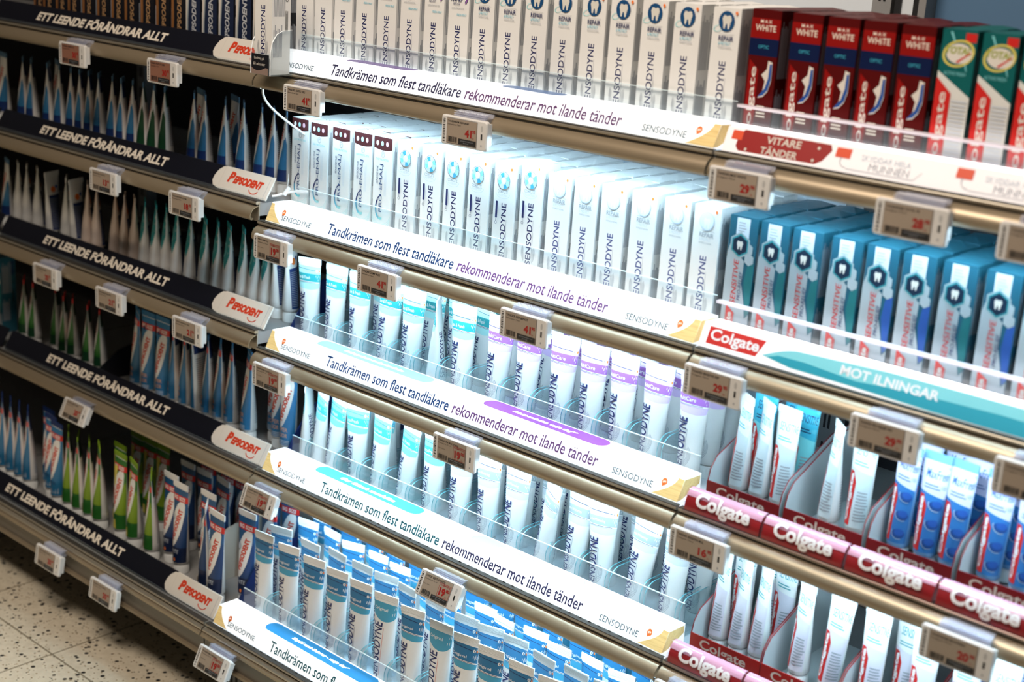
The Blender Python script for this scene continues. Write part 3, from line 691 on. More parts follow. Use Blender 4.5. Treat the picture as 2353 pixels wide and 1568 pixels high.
def ex_lime(a, H): a.poly(YELLOW, [(-.38, H*.84), (-.05, H*.84), (-.12, H*.62), (-.38, H*.60)]); a.text(DGREEN, 'XYLITOL', -.28, H*.27, .5, .007); a.poly(YELLOW, [(-.3, H*.14), (.1, H*.14), (.05, H*.24), (-.25, H*.24)])
def ex_ice(a, H):
    for q in range(6): a.poly(PALE, [(-.2+.1*q, H*.16), (-.16+.1*q, H*.16), (-.17+.1*q, H*(.20+.02*(q % 3)))])
    a.text(DBLUE, 'XYLITOL', -.28, H*.27, .5, .007)
TP = Tube(.163, r=.0158, wt=.0250, capr=.0150); TB = Tube(.200, r=.0168, wt=.0262, capr=.0160)
tube_proto('pnavyt', TP, pep_art(.163, WHITE, PBLUE, DBLUE, WHITE, extra=ex_star), TUBEW, mat('crimp_blue', (.10, .22, .36), .4), CAPM, pep_back(DBLUE, .163))
tube_proto('pgreent', TP, pep_art(.163, WHITE, DGREEN, DGREEN, WHITE, extra=ex_star), TUBEW, mat('crimp_blue', (.10, .22, .36), .4), CAPM, pep_back(DGREEN, .163))
tube_proto('pgreenb', TP, pep_art(.163, DGREEN, GREEN, DGREEN, WHITE, extra=ex_star), TUBEW, RED, CAPM, pep_back(DGREEN, .163))
tube_proto('psuper', TB, pep_art(.200, PBLUE, PBLUE, PBLUE, WHITE, strip='BIG SIZE', extra=ex_super2), TUBEW, PBLUE, CAPM, pep_back(DBLUE, .2))
tube_proto('pblue', TB, pep_art(.200, PBLUE, PBLUE, OBLUE, WHITE, strip='BIG SIZE', extra=ex_ice), TUBEW, DBLUE, CAPM, pep_back(DBLUE, .2))
tube_proto('plime', TB, pep_art(.200, GREEN, LIME, GREEN, WHITE, strip='BIG SIZE', extra=ex_lime), TUBEW, LIME, CAPM, pep_back(DGREEN, .2))
tube_proto('pwhite', TB, pep_art(.200, mat('steel_navy', (.015, .09, .22), .45), mat('mid_navy', (.010, .045, .15), .45), mat('ink_navy', (.004, .014, .06), .45), WHITE, strip='BIG SIZE', extra=ex_white), TUBEW, TUBEW, CAPM, pep_back(DBLUE, .2))
def swirl_art(H, col, ringc, logo):
    a = Art(); k = H-.013; pinkw = mat('blush_white', (.76, .68, .62), .4)
    if col: a.poly(col, [(-.40, k), (.40, k), (.40, H*.62), (.18, H*.42), (-.02, H*.52), (-.40, H*.66)])
    a.ring(ringc, -.04, H*.66, .18, .016, .30, -120, 170, 16, 0)
    if not col:
        for q in range(3): a.ring(ringc, -.04, H*(.60+.06*q), .14, .010, .34, -150, 150, 12)
        a.poly(mat('shade_grey', (.40, .37, .32), .5), [(.02, H*.40), (.10, H*.40), (.20, H*.26), (.16, H*.28)])
    a.ring(logo, -.26, H*.42, .10, .012, .18, 20, 330, 14); a.text(logo, 'zendium', -.36, .030, .10, H*.30, up=True)
    return a
tube_proto('steal', TP, swirl_art(.163, TEAL, AQUA, mat('salmon_ink', (.72, .30, .20), .5)), TUBEW, TEAL, CAPM, pep_back(DBLUE, .163, True))
tube_proto('sgreen', TP, swirl_art(.163, None, DGREEN, mat('salmon_ink', (.72, .30, .20), .5)), TUBEW, TUBEW, CAPM, pep_back(DBLUE, .163, True))
tube_proto('spink', TP, swirl_art(.163, None, INK, mat('salmon_ink', (.72, .30, .20), .5)), mat('tube_blush', (.80, .66, .58), .4), mat('tube_blush', (.80, .66, .58), .4), CAPM, pep_back(DBLUE, .163, True))
def col_art(H, base, upper, word, wcol, blue=False):
    a = Art(); k = H-.012
    a.rect(base, -.44, .026, .88, k-.026); a.poly(upper, [(-.44, k), (.44, k), (.44, H*.63), (-.44, H*.68)])
    a.text(wcol, word, -.20, H*.785, .58, .013, shear=.15, bold=.006)
    a.lines(wcol, -.2, H*.70, .5, .008, 2, .4, .3)
    a.poly(RED, [(-.32, .028), (-.04, .028), (-.04, H*.55), (-.16, H*.64), (-.32, H*.64)]); a.text(WHITE, 'Colgate', -.275, .033, .18, H*.42, up=True, bold=.04)
    if blue:
        for q in range(3): a.ell(mat('gem_blue', (.012, .06, .22), .4), .19, .040+.027*q, .18, .0075, 12); a.ell(BLUE, .21, .043+.027*q, .13, .005, 12); a.ring(PALE, .21, .043+.027*q, .21, .0105, .06, 170, 290, 10)
    else: a.lines(GREY, .05, .036, .36, H*.28, 10, .4, .3)
    return a
TC = Tube(.166, r=.0155, wt=.0212, cap=.018, capr=.0150)
cb = Art(); cb.lines(GREY, -.28, .035, .5, .050, 12, .45, .3); cb.text(GREY, '75 ml e', -.2, .026, .3, .005); cb.poly(TEAL, [(-.05, .094), (.05, .094), (0, .104)])
tube_proto('csen', TC, col_art(.166, mat('ice_white', (.66, .74, .77), .35), WHITE, 'SENSITIVE', CYAN), TUBEW, TUBEW, CAPM, cb)
tube_proto('csenp', TC, col_art(.166, mat('rose_white', (.74, .70, .78), .35), WHITE, 'SENSITIVE', TEAL), TUBEW, TUBEW, CAPM, cb)
tube_proto('cteal', TC, col_art(.166, AQUA, CYAN, 'SENSITIVE', NAVY), mat('tube_aqua', (.20, .52, .60), .35), CYAN, CAPM, cb)
tube_proto('cmax', TC, col_art(.166, CBLUE, mat('mist_lilac', (.62, .60, .78), .4), 'MaxFresh', BLUE, True), mat('tube_clear_blue', (.16, .34, .60), .3), mat('tube_clear_blue', (.16, .34, .60), .3), CAPM, cb)

# middle bay, third shelf
for i, (x, le, y) in enumerate(((.042, -.03, .100), (.110, .03, .100), (.180, .02, .099), (.256, .06, .100), (.323, .02, .100), (.452, .0, .100))):
    tube('clean', x, 'R3', 'white tube with teal band, %s from the left in front on the third shelf' % ORD[i], y, .18+rnd.uniform(-.1, .1), le)
tube('clean', .387, 'R3', 'white teal banded tube turned edge on in the third shelf row', .102, -.95, .02)
for i, x in enumerate((.5325, .600, .678, .744, .808, .870, .945)):
    tube('multi', x, 'R3', 'white tube with purple band, %s from the left in front on the third shelf' % ORD[i], .100, .20+rnd.uniform(-.1, .1), rnd.uniform(-.01, .05))
for i, x in enumerate((.260, .320, .385, .450)):
    tube('clean', x+.006, 'R3', 'white teal banded tube in the row behind on the third shelf', .150, rnd.uniform(-.2, .2), rnd.uniform(-.04, .04), group='teal banded tubes in the row behind')
for i, x in enumerate((.530, .600, .672, .742, .806, .870, .940)):
    tube('multi', x+.006, 'R3', 'white purple banded tube in the row behind on the third shelf', .150, rnd.uniform(-.2, .2), rnd.uniform(-.04, .04), group='purple banded tubes in the row behind')
# fourth shelf
tube('extra', .040, 'R4', 'white blue banded tube turned edge on beside the navy divider', .104, -1.0, .03)
for i, (x, le, ro) in enumerate(((.078, .08, -.5), (.120, .10, -.3), (.190, -.01, .05), (.252, .04, -.25), (.322, .10, -.3), (.392, .04, -.05))):
    tube('extra', x, 'R4', 'white tube with light blue band, %s from the left on the fourth shelf' % ORD[i], .100, ro+.18, le)
for i, (x, le, ro) in enumerate(((.462, .03, 0), (.536, -.02, -.05), (.598, .02, -.05), (.668, .14, -.6), (.736, .05, -.1), (.795, -.02, .1), (.866, .10, -.1), (.936, .05, -.2))):
    tube('gentle', x, 'R4', 'white tube with grey band, %s from the left on the fourth shelf' % ORD[i], .100, ro+.2, le)
for x in (.150, .225, .290, .360, .425):
    tube('extra', x, 'R4', 'white blue banded tube in the row behind on the fourth shelf', .150, rnd.uniform(-.3, .3), rnd.uniform(-.05, .05), group='blue banded tubes in the row behind')
for x in (.500, .570, .636, .705, .770, .835, .90, .955):
    tube('gentle', x, 'R4', 'white grey banded tube in the row behind on the fourth shelf', .150, rnd.uniform(-.3, .3), rnd.uniform(-.05, .05), group='grey banded tubes in the row behind')
for x in (.045, .112, .180, .255, .325, .390, .455):
    tube('clean', x, 'R3', 'white teal banded tube in the row behind on the third shelf', .205, rnd.uniform(-.15, .15), 0, group='teal banded tubes in the row behind')
for x in (.045, .112, .180):
    tube('clean', x+.012, 'R3', 'white teal banded tube in the row behind on the third shelf', .150, rnd.uniform(-.15, .15), 0, group='teal banded tubes in the row behind')
for x in (.530, .600, .672, .742, .806, .870, .940):
    tube('multi', x+.002, 'R3', 'white purple banded tube in the row behind on the third shelf', .205, rnd.uniform(-.15, .15), 0, group='purple banded tubes in the row behind')
for x in (.045, .100, .170, .240, .310, .375, .435):
    tube('extra', x, 'R4', 'white blue banded tube in the row behind on the fourth shelf', .205, rnd.uniform(-.15, .15), 0, group='blue banded tubes in the row behind')
for x in (.500, .570, .636, .705, .770, .835, .90, .955):
    tube('gentle', x+.004, 'R4', 'white grey banded tube in the row behind on the fourth shelf', .205, rnd.uniform(-.15, .15), 0, group='grey banded tubes in the row behind')
# lowest shelf
XO = (.056, .132, .202, .272, .336, .404, .477, .547, .608, .668, .735, .800, .865, .930)
for i, x in enumerate(XO):
    tube('old' if i in (5, 7) else 'orig', x, 'R5', 'white tube with %s, %s from the left on the lowest shelf front' % ('one plain blue wave' if i in (5, 7) else 'dark blue band', ORD[i]), .100, .16+rnd.uniform(-.08, .08), rnd.uniform(-.01, .02), dz=-.002)
for k in range(1, 6):
    for i, x in enumerate(XO):
        tube('orig', x+rnd.uniform(-.005, .005)+.006, 'R5', 'white blue banded tube in the crowded rows behind on the lowest shelf', .100+.050*k+rnd.uniform(-.006, .006), .10+rnd.uniform(-.22, .18), rnd.uniform(-.04, .04), rnd.uniform(-.03, .03), 'crowded tubes on the lowest shelf')
# left bay tubes
def leftrow(key, xs, row, label, rot, y=.110, jr=.08):
    px = -9; ms = 2.36*(TB.r if key in ('psuper', 'pblue', 'plime', 'pwhite') else TP.r)
    for i, x in enumerate(xs):
        x = max(x, px+ms); px = x
        tube(key, x, row, label % ORD[i], y, rot+rnd.uniform(-jr, jr), rnd.uniform(-.02, .02))
leftrow('pnavyt', (-1.021, -.988, -.909, -.863, -.812, -.780, -.742, -.699, -.647, -.610, -.570), 'R2A', 'white and blue tube seen edge on, %s from the left on the second shelf', -.64)
tube('pnavyt', -.940, 'R2A', 'white and blue tube turned half to the front on the second shelf', .150, -.35, .03)
leftrow('pgreent', (-.530, -.493, -.451), 'R2A', 'white and green tube seen edge on, %s from the left on the second shelf', -.62)
leftrow('pnavyt', (-.350, -.318, -.245, -.186, -.129, -.094, -.055), 'R2A', 'navy based white tube seen edge on, %s from the left near the middle bay', -.62)
for i, x in enumerate((-.388, -.272)): tube('pnavyt', x, 'R2A', 'navy based white tube with red lettering turned forward, %s on the second shelf' % ORD[i], .152, -.33, .03)
tube('pnavyt', -1.112, 'R2A', 'white tube with navy patch at the left edge of the second shelf', .110, -.2)
leftrow('sgreen', (-1.061, -1.020, -.972, -.845), 'R3A', 'cream tube with dark green ring, %s from the left on the third shelf', -.52)
for i, x in enumerate((-.909, -.805)): tube('sgreen', x, 'R3A', 'cream tube showing its printed back, %s from the left on the third shelf' % ORD[i], .110, -1.2)
tube('pnavyt', -1.112, 'R3A', 'white tube with navy patch at the left edge of the third shelf', .110, -.35)
leftrow('spink', (-.756, -.722, -.644, -.608, -.572), 'R3A', 'blush tube with black rings, %s from the left on the third shelf', -.55)
leftrow('steal', (-.529, -.488, -.450, -.412, -.362, -.312, -.268, -.232, -.182, -.148, -.108), 'R3A', 'white tube with teal swirl corner, %s from the left on the third shelf', -.54, .110, .05)
for i, x in enumerate((-.070, -.032)): tube('steal', x, 'R3A', 'white teal swirl tube showing its printed back, %s beside the navy divider' % ORD[i], .110, -1.15)
leftrow('pgreenb', (-1.050, -1.007, -.867, -.834, -.763, -.715), 'R4', 'dark green and white tube seen edge on, %s from the left on the fourth shelf', -.62)
tube('pgreenb', -.915, 'R4', 'dark green and white tube leaning left on the fourth shelf', .115, -.75, -.14)
tube('pgreenb', -.650, 'R4', 'dark tube standing deep in the gap on the fourth shelf', .31, -.05)
tube('psuper', -.566, 'R4', 'blue tube with white drop leaning at the front left of its row', .112, -.45, .03)
for i, x in enumerate((-.512, -.457)): tube('psuper', x, 'R4', 'blue tube with red top strip facing front, %s from the left on the fourth shelf' % ORD[i], .105, -.02)
leftrow('psuper', (-.418, -.388), 'R4', 'blue tube half hidden behind its neighbour, %s from the left on the fourth shelf', -.75)
tube('psuper', -.334, 'R4', 'blue tube showing its grey printed back on the fourth shelf', .110, -1.25)
leftrow('psuper', (-.296, -.258, -.220), 'R4', 'blue and white tube seen edge on, %s from the left on the fourth shelf', -.66)
tube('psuper', -.158, 'R4', 'blue tube with folded top standing apart on the fourth shelf', .108, -.50, .05)
for i, x in enumerate((-.120, -.082, -.030)): tube('psuper', x, 'R4', 'blue tube with white drop, %s from the left beside the navy divider' % ORD[i], .150-.02*i, 0)
leftrow('pblue', (-.974, -.945, -.908, -.868), 'R5', 'blue and white big tube seen edge on, %s from the left on the lowest shelf', -.52, .115)
for i, (x, y) in enumerate(((-.822, .150), (-.778, .130), (-.728, .115))): tube('pblue', x, 'R5', 'blue tube with red strip facing front, %s from the left on the lowest shelf' % ORD[i], y, -.05)
leftrow('plime', (-.678, -.637, -.592, -.552), 'R5', 'green and white big tube seen edge on, %s from the left on the lowest shelf', -.55, .115)
for i, (x, y) in enumerate(((-.522, .150), (-.474, .120), (-.416, .115))): tube('plime', x, 'R5', 'green tube with red strip facing front, %s from the left on the lowest shelf' % ORD[i], y, -.08 if i < 2 else -.3)
tube('plime', -.335, 'R5', 'green and white tube edge on between the green and navy tubes', .105, -.62)
for x in (-.53, -.48, -.43): tube('plime', x, 'R5', 'green tube with red strip in the row behind on the lowest shelf', .20, -.05, 0, 0, 'green tubes in the row behind')
for i, (x, y) in enumerate(((-.298, .130), (-.238, .112), (-.160, .125))): tube('pwhite', x, 'R5', 'navy tube with white crimp facing front, %s from the left on the lowest shelf' % ORD[i], y, -.03)
tube('pwhite', -.112, 'R5', 'navy and white tube edge on in front of the cream divider', .085, -.72)
tube('pwhite', -.066, 'R5', 'navy tube with red strip in front beside the lit bay', .075, -.06, .02)
tube('pwhite', -.024, 'R5', 'navy tube half hidden behind the front one beside the lit bay', .120, .05)
for k in range(2):
    for x in (-.31, -.250, -.19, -.09, -.03): tube('pwhite', x, 'R5', 'navy tube in the rows behind with only its white top showing', .185+.055*k, rnd.uniform(-.2, .15), rnd.uniform(-.05, .05), group='navy tubes in the rows behind')
# right bay tubes
C3 = [('csen', 1.040, -.60, .0), ('csen', 1.076, -.62, .0), ('csen', 1.112, -.12, .0), ('csen', 1.194, -.78, .0), ('csen', 1.238, -.12, .0), ('cmax', 1.304, -.30, .0), ('cmax', 1.3445, -.06, .0), ('cmax', 1.382, -.1, .0), ('cmax', 1.437, -.1, 0), ('cmax', 1.482, -.1, .0)]
nm = {'csen': 'white tube with red side flash', 'cmax': 'blue tube with red side flash', 'csenp': 'rose white tube with red side flash'}
cnt = {}
for k, x, ro, le in C3:
    n = cnt[k] = cnt.get(k, -1)+1; tube(k, x, 'R3', '%s, %s from the left in the third shelf trays' % (nm[k], ORD[n]), .098, ro, le, dz=.004)
for i, x in enumerate((1.040, 1.083, 1.112)): tube('cteal', x, 'R3', 'teal tube in the row behind, %s from the left in the first tray' % ORD[i], .150+.018*(i % 2), -.05, 0, dz=.006)
for x in (1.304, 1.343, 1.382, 1.44, 1.485): tube('cmax', x, 'R3', 'blue tube in the row behind in the third shelf trays', .148+.02*(x in (1.343, 1.485)), rnd.uniform(-.1, .1), rnd.uniform(-.02, .02), group='blue tubes in the row behind', dz=.006)
for i, (x, ro, le) in enumerate(((1.034, -.60, 0), (1.071, -.62, .0), (1.107, -.62, .0), (1.178, -.50, .0), (1.228, -.1, .06), (1.2935, -.05, 0), (1.332, -.05, 0), (1.370, 0, 0), (1.432, .0, 0), (1.484, 0, 0))):
    tube('csenp', x, 'R4', '%s, %s from the left in the fourth shelf trays' % (nm['csenp'], ORD[i]), .098+.026*(i == 6), ro, le, dz=.004)
for x in (1.038, 1.076, 1.112): tube('csenp', x, 'R4', 'rose white tube in the row behind in the first fourth shelf tray', .150+.022*(x == 1.076), -.1, .0, group='rose white tubes behind', dz=.004)
for x in (1.424, 1.470, 1.498): tube('cmax', x, 'R4', 'blue tube at the back of the fourth shelf trays', .155+.03*(x == 1.470), 0, .0, group='blue tubes on the fourth shelf', dz=.004)

# ------------------------------------------------------------------ clear lane trays with arched dividers
def lane_tray(x, row, label):
    z = G[row]; r = tag(empty('lane_tray', (x, YO[row]+.074, z+.0038)), label, 'shelf tray')
    for sx in (-.0068, .0018):
        prof = [(0, 0), (0, .046)]+[(.024-.024*math.cos(t*PI/12), .046+.024*math.sin(t*PI/12)) for t in range(1, 7)]+[(.20, .070), (.20, 0)]
        b = MB(); b.prism(prof, sx, sx+.0016, CLEARW)
        e = MB(); pp = prof[1:9]
        vs = [(sx-.0001, y, q) for y, q in prof[:9]]+[(sx+.0017, y, q) for y, q in prof[:9]]
        vs = [(a, y-.0003, q+.0002) for a, y, q in vs]
        n = 9; b.add(vs, [(i, i+1, n+i+1, n+i) for i in range(n-1)], GAP)
        b.build('side_wall', r)
    b = MB(); b.box(-.0052, 0, 0, .0018, .20, .0012, CLEARW); b.build('base', r)
for row, xs in (('R3', (.077, .146, .219, .290, .355, .420, .487, .566, .638, .711, .776, .840, .908)),
                ('R4', (.072, .157, .223, .286, .357, .427, .498, .567, .634, .701, .766, .830, .902, .972)),
                ('R5', (.095, .167, .237, .304, .370, .441, .512, .578, .638, .702, .768))):
    for i, x in enumerate(xs): lane_tray(x, row, 'clear arched divider, %s from the left in the %s shelf tube row' % (ORD[i], ROWNAME[row]))

# ------------------------------------------------------------------ navy shaped dividers at the left end of the lit bay
def navy_divider(row, label, x=-.001, m=None):
    b = MB(); z = .0038
    prof = [(0, 0), (0, .030), (.020, .060), (.045, .095), (.075, .115), (.12, .125), (.38, .125), (.38, 0)]
    b.prism([(y, q+z) for y, q in prof], x-.0012, x+.0012, m or mat('navy_card_divider', (.008, .02, .10), .35))
    a = Art(); a.text(PALE, 'P', .045, .060, .016, .018); a.lay(b, lambda u, v, o: (x+.0012+o, u, v))
    o = b.build('shelf_divider', None, (0, YO[row]+.078, G[row])); tag(o, label, 'shelf divider')
navy_divider('R3', 'curved navy divider between the bays on the third shelf', .006)
navy_divider('R4', 'curved navy divider between the bays on the fourth shelf', .006)
navy_divider('R5', 'curved navy divider between the bays on the lowest shelf', .004)
navy_divider('R5', 'cream divider card between the navy tubes on the lowest shelf', -.135, mat('cream_card', (.46, .42, .36), .6))
for i, x in enumerate((-.69, -.42)):
    b = MB(); b.prism([(0, .004), (0, .02), (.05, .035), (.30, .035), (.30, .004)], x, x+.002, BLACK)
    tag(b.build('lane_divider', None, (0, .06, G['R3A'])), 'low black divider fin, %s from the left on the third shelf' % ORD[i], 'shelf divider')
b = MB(); b.prism([(0, .004), (0, .03), (.06, .07), (.12, .085), (.30, .085), (.30, .004)], -.655, -.653, BLACK); b.box(-.645, .10, .004, -.59, .20, .030, BLACK)
tag(b.build('lane_divider', None, (0, .06, G['R4'])), 'black pusher divider in the empty gap of the fourth shelf', 'shelf divider')

# ------------------------------------------------------------------ price tags
def price_tag(x, row, name, sub, price, cents, label, camp=False, tilt=0, red=False, ext=''):
    z = G[row]; yo = YO[row]; Wt, Ht, Dt = .099, .0465, .013
    top = -.0055 if row != 'R5' else -.012
    r = tag(empty('price_tag', (x, yo-.034, z+top), (0, 0, 0)), label, 'price tag')
    r.rotation_euler = (-tilt, 0, 0)
    b = MB(); b.rbox(0, 0, -Ht, Wt, .006, 0, .004, CASEW); b.box(.018, .006, -Ht+.008, Wt-.001, Dt, -.004, CASEW)
    a = Art(); a.barcode(INK, .0045, -.042, .0045, .037, 20, True)
    a.rect(mat('screen_rim', (.25, .25, .26), .4), .0125, -.0435, .0665, .0405)
    a.ell(mat('button_grey', (.5, .5, .5), .4), .0885, -.012, .0022, .005, 12); a.rect(INK, .0868, -.029, .0032, .009); a.ell(GREY, .0885, -.038, .0014, .0016, 8)
    a.lay(b, lambda u, v, o: (u, -o, v)); b.build('case', r)
    s = MB(); s.box(.0135, -.0008, -.0425, .0780, -.0003, -.0040, BEIGE if not red else mat('epaper_red', (.26, .12, .08), .6))
    a = Art(); wn = min(.046, .0033*len(name))
    a.text(INK, name, .0150, -.0100, wn, .0038, bold=.03); a.text(INK, sub, .0150, -.0150, .0285, .0032)
    pr = mat('price_red', (.33, .012, .01), .5); nl = len(price)
    px = .0560
    if camp:
        a.ring(pr, .0650, -.0205, .0120, .0130, .06, 0, 360, 4, 45) if False else None
        for q in ((.0500, -.0335, .0270, .0007), (.0500, -.0105, .0270, .0007), (.0500, -.0335, .0006, .0235), (.0766, -.0335, .0006, .0235)): a.rect(pr, *q)
        a.text(pr, 'KAMPANJ', .0525, -.0148, .0225, .0036, bold=.01); a.text(INK, 'Ord.pr. 22,95 kr', .0150, -.0235, .0170, .0022)
        a.text(pr, price, .0535, -.0310, .0140, .0140, bold=.05); a.text(pr, cents, .0683, -.0222, .0075, .0060, bold=.04); a.text(pr, '/st', .0690, -.0315, .0040, .0028)
    else:
        a.text(pr, price, .0530, -.0295, .0150, .0125, bold=.05); a.text(pr, cents, .0690, -.0220, .0070, .0055, bold=.04); a.text(pr, '/st', .0690, -.0305, .0040, .0028)
    a.barcode(INK, .0175, -.0405, .0195, .0085, 16); a.rect(mat('tag_black', (.02, .02, .022), .5), .0400, -.0415, .0375, .0085 if not camp else .0075)
    a.text(GREY, 'JÄMFÖRPRIS kr/l', .0440, -.0372, .0280, .0020); a.text(GREY, ext or '559,33', .0510, -.0405, .0110, .0020)
    a.lay(s, lambda u, v, o: (u, -.0008-o, v)); s.build('screen', r)
    c = MB()
    for k in range(4): c.prism([(.0062, -.003+.0035*k), (.0100+.004*k, .0010+.0022*k), (.0100+.004*k, .0022+.0022*k), (.0062, -.0015+.0030*k)], .020, .088, CLIPC)
    c.prism([(.0065, -.012), (.0130, -.012), (.0290, .001), (.0310, .0075), (.0290, .0080), (.0265, .0020), (.0115, -.0005), (.0065, -.001)], .024, .086, CLIPC)
    c.build('clear_clip', r)
s75 = 'Sensodyne 75ml'; p75 = 'Pepsodent 75ml'; c75 = 'Colgate 75ml'
TL = 'white price tag reading %s %s under the %s'
for args in [
    (-.622, 'R1', 'TANDKR WHITE ICE', p75, '30', '95', TL % ('30', '95', 'black copper lettered cartons'), False, 0, True), (-.305, 'R1', 'TANDKR WHITE XY CARB', p75, '30', '95', TL % ('30', '95', 'navy curved edge cartons'), False, 0, True),
    (-.516, 'R2A', 'TANDKRÄM XYLITOL', p75, '13', '95', 'white price tag reading 13 95, left one under the edge on blue tubes'), (-.235, 'R2A', 'TANDKRÄM WHITE SYSTEM', p75, '18', '95', 'white price tag reading 18 95, right one under the navy based tubes'),
    (-1.085, 'R3A', 'TANDKRÄM', p75, '20', '95', 'white price tag cut by the left edge on the third shelf rail'),
    (-.754, 'R3A', 'TANDKRÄM KLASSISK', 'Zendium 75 ml', '20', '95', 'white price tag reading 20 95, leftmost whole tag under the cream tubes'), (-.502, 'R3A', 'TANDKRÄM SENSITIVE', 'Zendium 75 ml', '21', '95', 'white price tag reading 21 95 under the blush tubes'), (-.2255, 'R3A', 'TANDKRÄM FRESH WHI', 'Zendium 75 ml', '21', '95', 'white price tag reading 21 95 under the teal swirl tubes'),
    (-1.075, 'R4', 'TANDKRÄM', p75, '20', '95', 'white price tag cut by the left edge on the fourth shelf rail'), (-.632, 'R4', 'TANDKR SUPER FLUOR', p75, '20', '95', 'tilted price tag reading 20 95 under the gap on the fourth shelf', False, .42),
    (-.572, 'R5', 'TANDKRÄM XYLITOL', p75, '20', '95', 'white price tag, left one of two under the green tubes', False, .15), (-.356, 'R5', 'TANDKR XYLITOL GRÖN', p75, '20', '95', 'white price tag, right one of two under the green tubes', False, .15),
    (.1105, 'R1', 'TANDKR RAPID RELI', s75, '41', '95', TL % ('41', '95', 'swoosh emblem cartons')), (.505, 'R1', 'TANDKRÄM REPAIR&P', s75, '41', '95', TL % ('41', '95', 'tooth roundel cartons')),
    (.0325, 'R2', 'PRO-EMALJ', 'Sensodyne 75 ml', '19', '00', 'campaign price tag reading 19 00 under the maroon banded cartons', True), (.3175, 'R2', 'TANDKR COMP PROT', s75, '41', '95', TL % ('41', '95', 'wheel emblem cartons')), (.6535, 'R2', 'TANDKR REPA&PROT', s75, '41', '95', TL % ('41', '95', 'pale disc cartons')),
    (.0335, 'R3', 'TANDKRÄM CLEAN & F', 'Sensodyne 75 ml', '19', '00', 'campaign price tag reading 19 00 under the teal banded tubes', True), (.520, 'R3', 'TANDKRÄM MULTICARE', 'Sensodyne 75 ml', '19', '00', 'campaign price tag reading 19 00 under the purple banded tubes', True, 0, False, '253,33'),
    (.0150, 'R4', 'TANDKRÄM EXT FRESH', 'Sensodyne 75 ml', '19', '00', 'tilted campaign tag reading 19 00 below the light blue banded tubes', True, .34), (.5110, 'R4', 'TANDK GENTLE WHITE', 'Sensodyne 75 ml', '19', '00', 'tilted campaign tag reading 19 00 below the grey banded tubes', True, .42, False, '253,33'),
    (.030, 'R5', 'TANDKRÄM ORIGINAL', 'Sensodyne 75 ml', '19', '00', 'tilted campaign tag reading 19 00 on the lowest rail of the lit bay', True, .42),
    (1.018, 'R1', 'TANDKR MAX WHITE', c75, '29', '95', TL % ('29', '95', 'red cartons')), (1.270, 'R1', 'TANDKRÄM TOTAL FR', c75, '28', '95', TL % ('28', '95', 'teal cartons')), (1.432, 'R1', 'TANDKRÄM TOTAL', c75, '28', '95', 'white price tag cut by the right edge on the top rail'),
    (1.0095, 'R2', 'TANDKR SENSITIVE REP', c75, '29', '95', 'white price tag reading 29 95 under the left petrol cartons'), (1.275, 'R2', 'TANDKR PRO RELIEF WH', c75, '29', '95', 'white price tag reading 29 95 under the right petrol cartons'), (1.472, 'R2', 'TANDKRÄM', c75, '29', '95', 'white price tag cut by the right edge on the second rail'),
    (1.013, 'R3', 'TANDKR SENSITIVE MUL', c75, '16', '95', TL % ('16', '95', 'first red tray')), (1.4135, 'R3', 'TANDKRÄM MAXFRESH', c75, '20', '95', TL % ('20', '95', 'blue tubes')), (1.013, 'R4', 'TANDKRÄM SENSITIVE', c75, '20', '95', 'white price tag at the bottom edge on the fourth rail of the right bay', False, .2)]:
    price_tag(*args)

# ------------------------------------------------------------------ right bay: strips, trays, red clips
y0, z0, y1, z1, y2 = .0115, .0085, .026, .0420, .055
sl = math.hypot(y1-y0, z1-z0); uy, uz = (y1-y0)/sl, (z1-z0)/sl
fs_ = lambda u, v, off: (u, y0+uy*v-uz*off, z0+uz*v+uy*off)
r = tag(empty('light_box_strip', (0, 0, G['R1'])), 'backlit white strip with red badge under the red cartons', 'light box')
b = MB(); b.prism([(y0, z0), (y1, z1), (y2, z1-.0005), (y2, .004)], 1.004, 2.0, LBOXC)
a = Art(); BADGE = mat('badge_red', (.33, .008, .008), .4)
a.poly(BADGE, [(1.030, .004), (1.150, .004), (1.160, .010), (1.170, .026), (1.166, .0335), (1.032, .0345), (1.024, .026), (1.024, .010)])
a.rect(mat('badge_orange', (.80, .09, .03), .4), 1.0135, .019, .017, .013); a.text(CREAM, 'VITARE', 1.0690, .0205, .054, .0105, bold=.02); a.text(CREAM, 'TÄNDER', 1.0640, .0050, .058, .0125, bold=.02)
for c in ((1.041, .0075), (1.150, .026), (1.146, .0085), (1.085, .004)): a.ell(CREAM, c[0], c[1], .0022, .0022, 8)
for X in (1.176, 1.345):
    a.rect(mat('badge_orange', (.80, .09, .03), .4), X, .019, .022, .013); a.ring(GREY, X+.0185, .0155, .010, .009, .10, 150, 275, 8); a.rect(GREY, X+.020, .0052, .095, .0007); a.poly(GREY, [(X+.115, .0052), (X+.1157, .0052), (X+.125, .017), (X+.1243, .017)])
    a.text(PALE, 'SKYDDAR HELA', X+.038, .020, .070, .0075); a.text(GREY, 'MUNNEN', X+.052, .0080, .056, .0095, bold=-.01)
a.lay(b, fs_); b.build('lit_panel', r)
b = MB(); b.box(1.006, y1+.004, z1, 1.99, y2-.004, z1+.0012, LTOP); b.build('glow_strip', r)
r = tag(empty('light_box_strip', (0, 0, G['R2'])), 'backlit white strip with red logo and teal wave under the petrol cartons', 'light box')
b = MB(); b.prism([(y0, z0), (y1, z1), (y2, z1-.0005), (y2, .004)], .998, 2.0, LBOXC)
a = Art(); a.poly(mat('badge_red2', (.62, .03, .025), .4), [(1.0095, .0070), (1.0935, .0070), (1.1035, .0320), (1.0095, .0320)]); a.text(mat('logo_white', (.85, .85, .88), .4), 'Colgate', 1.0135, .0085, .082, .0215, bold=.03)
n = 12
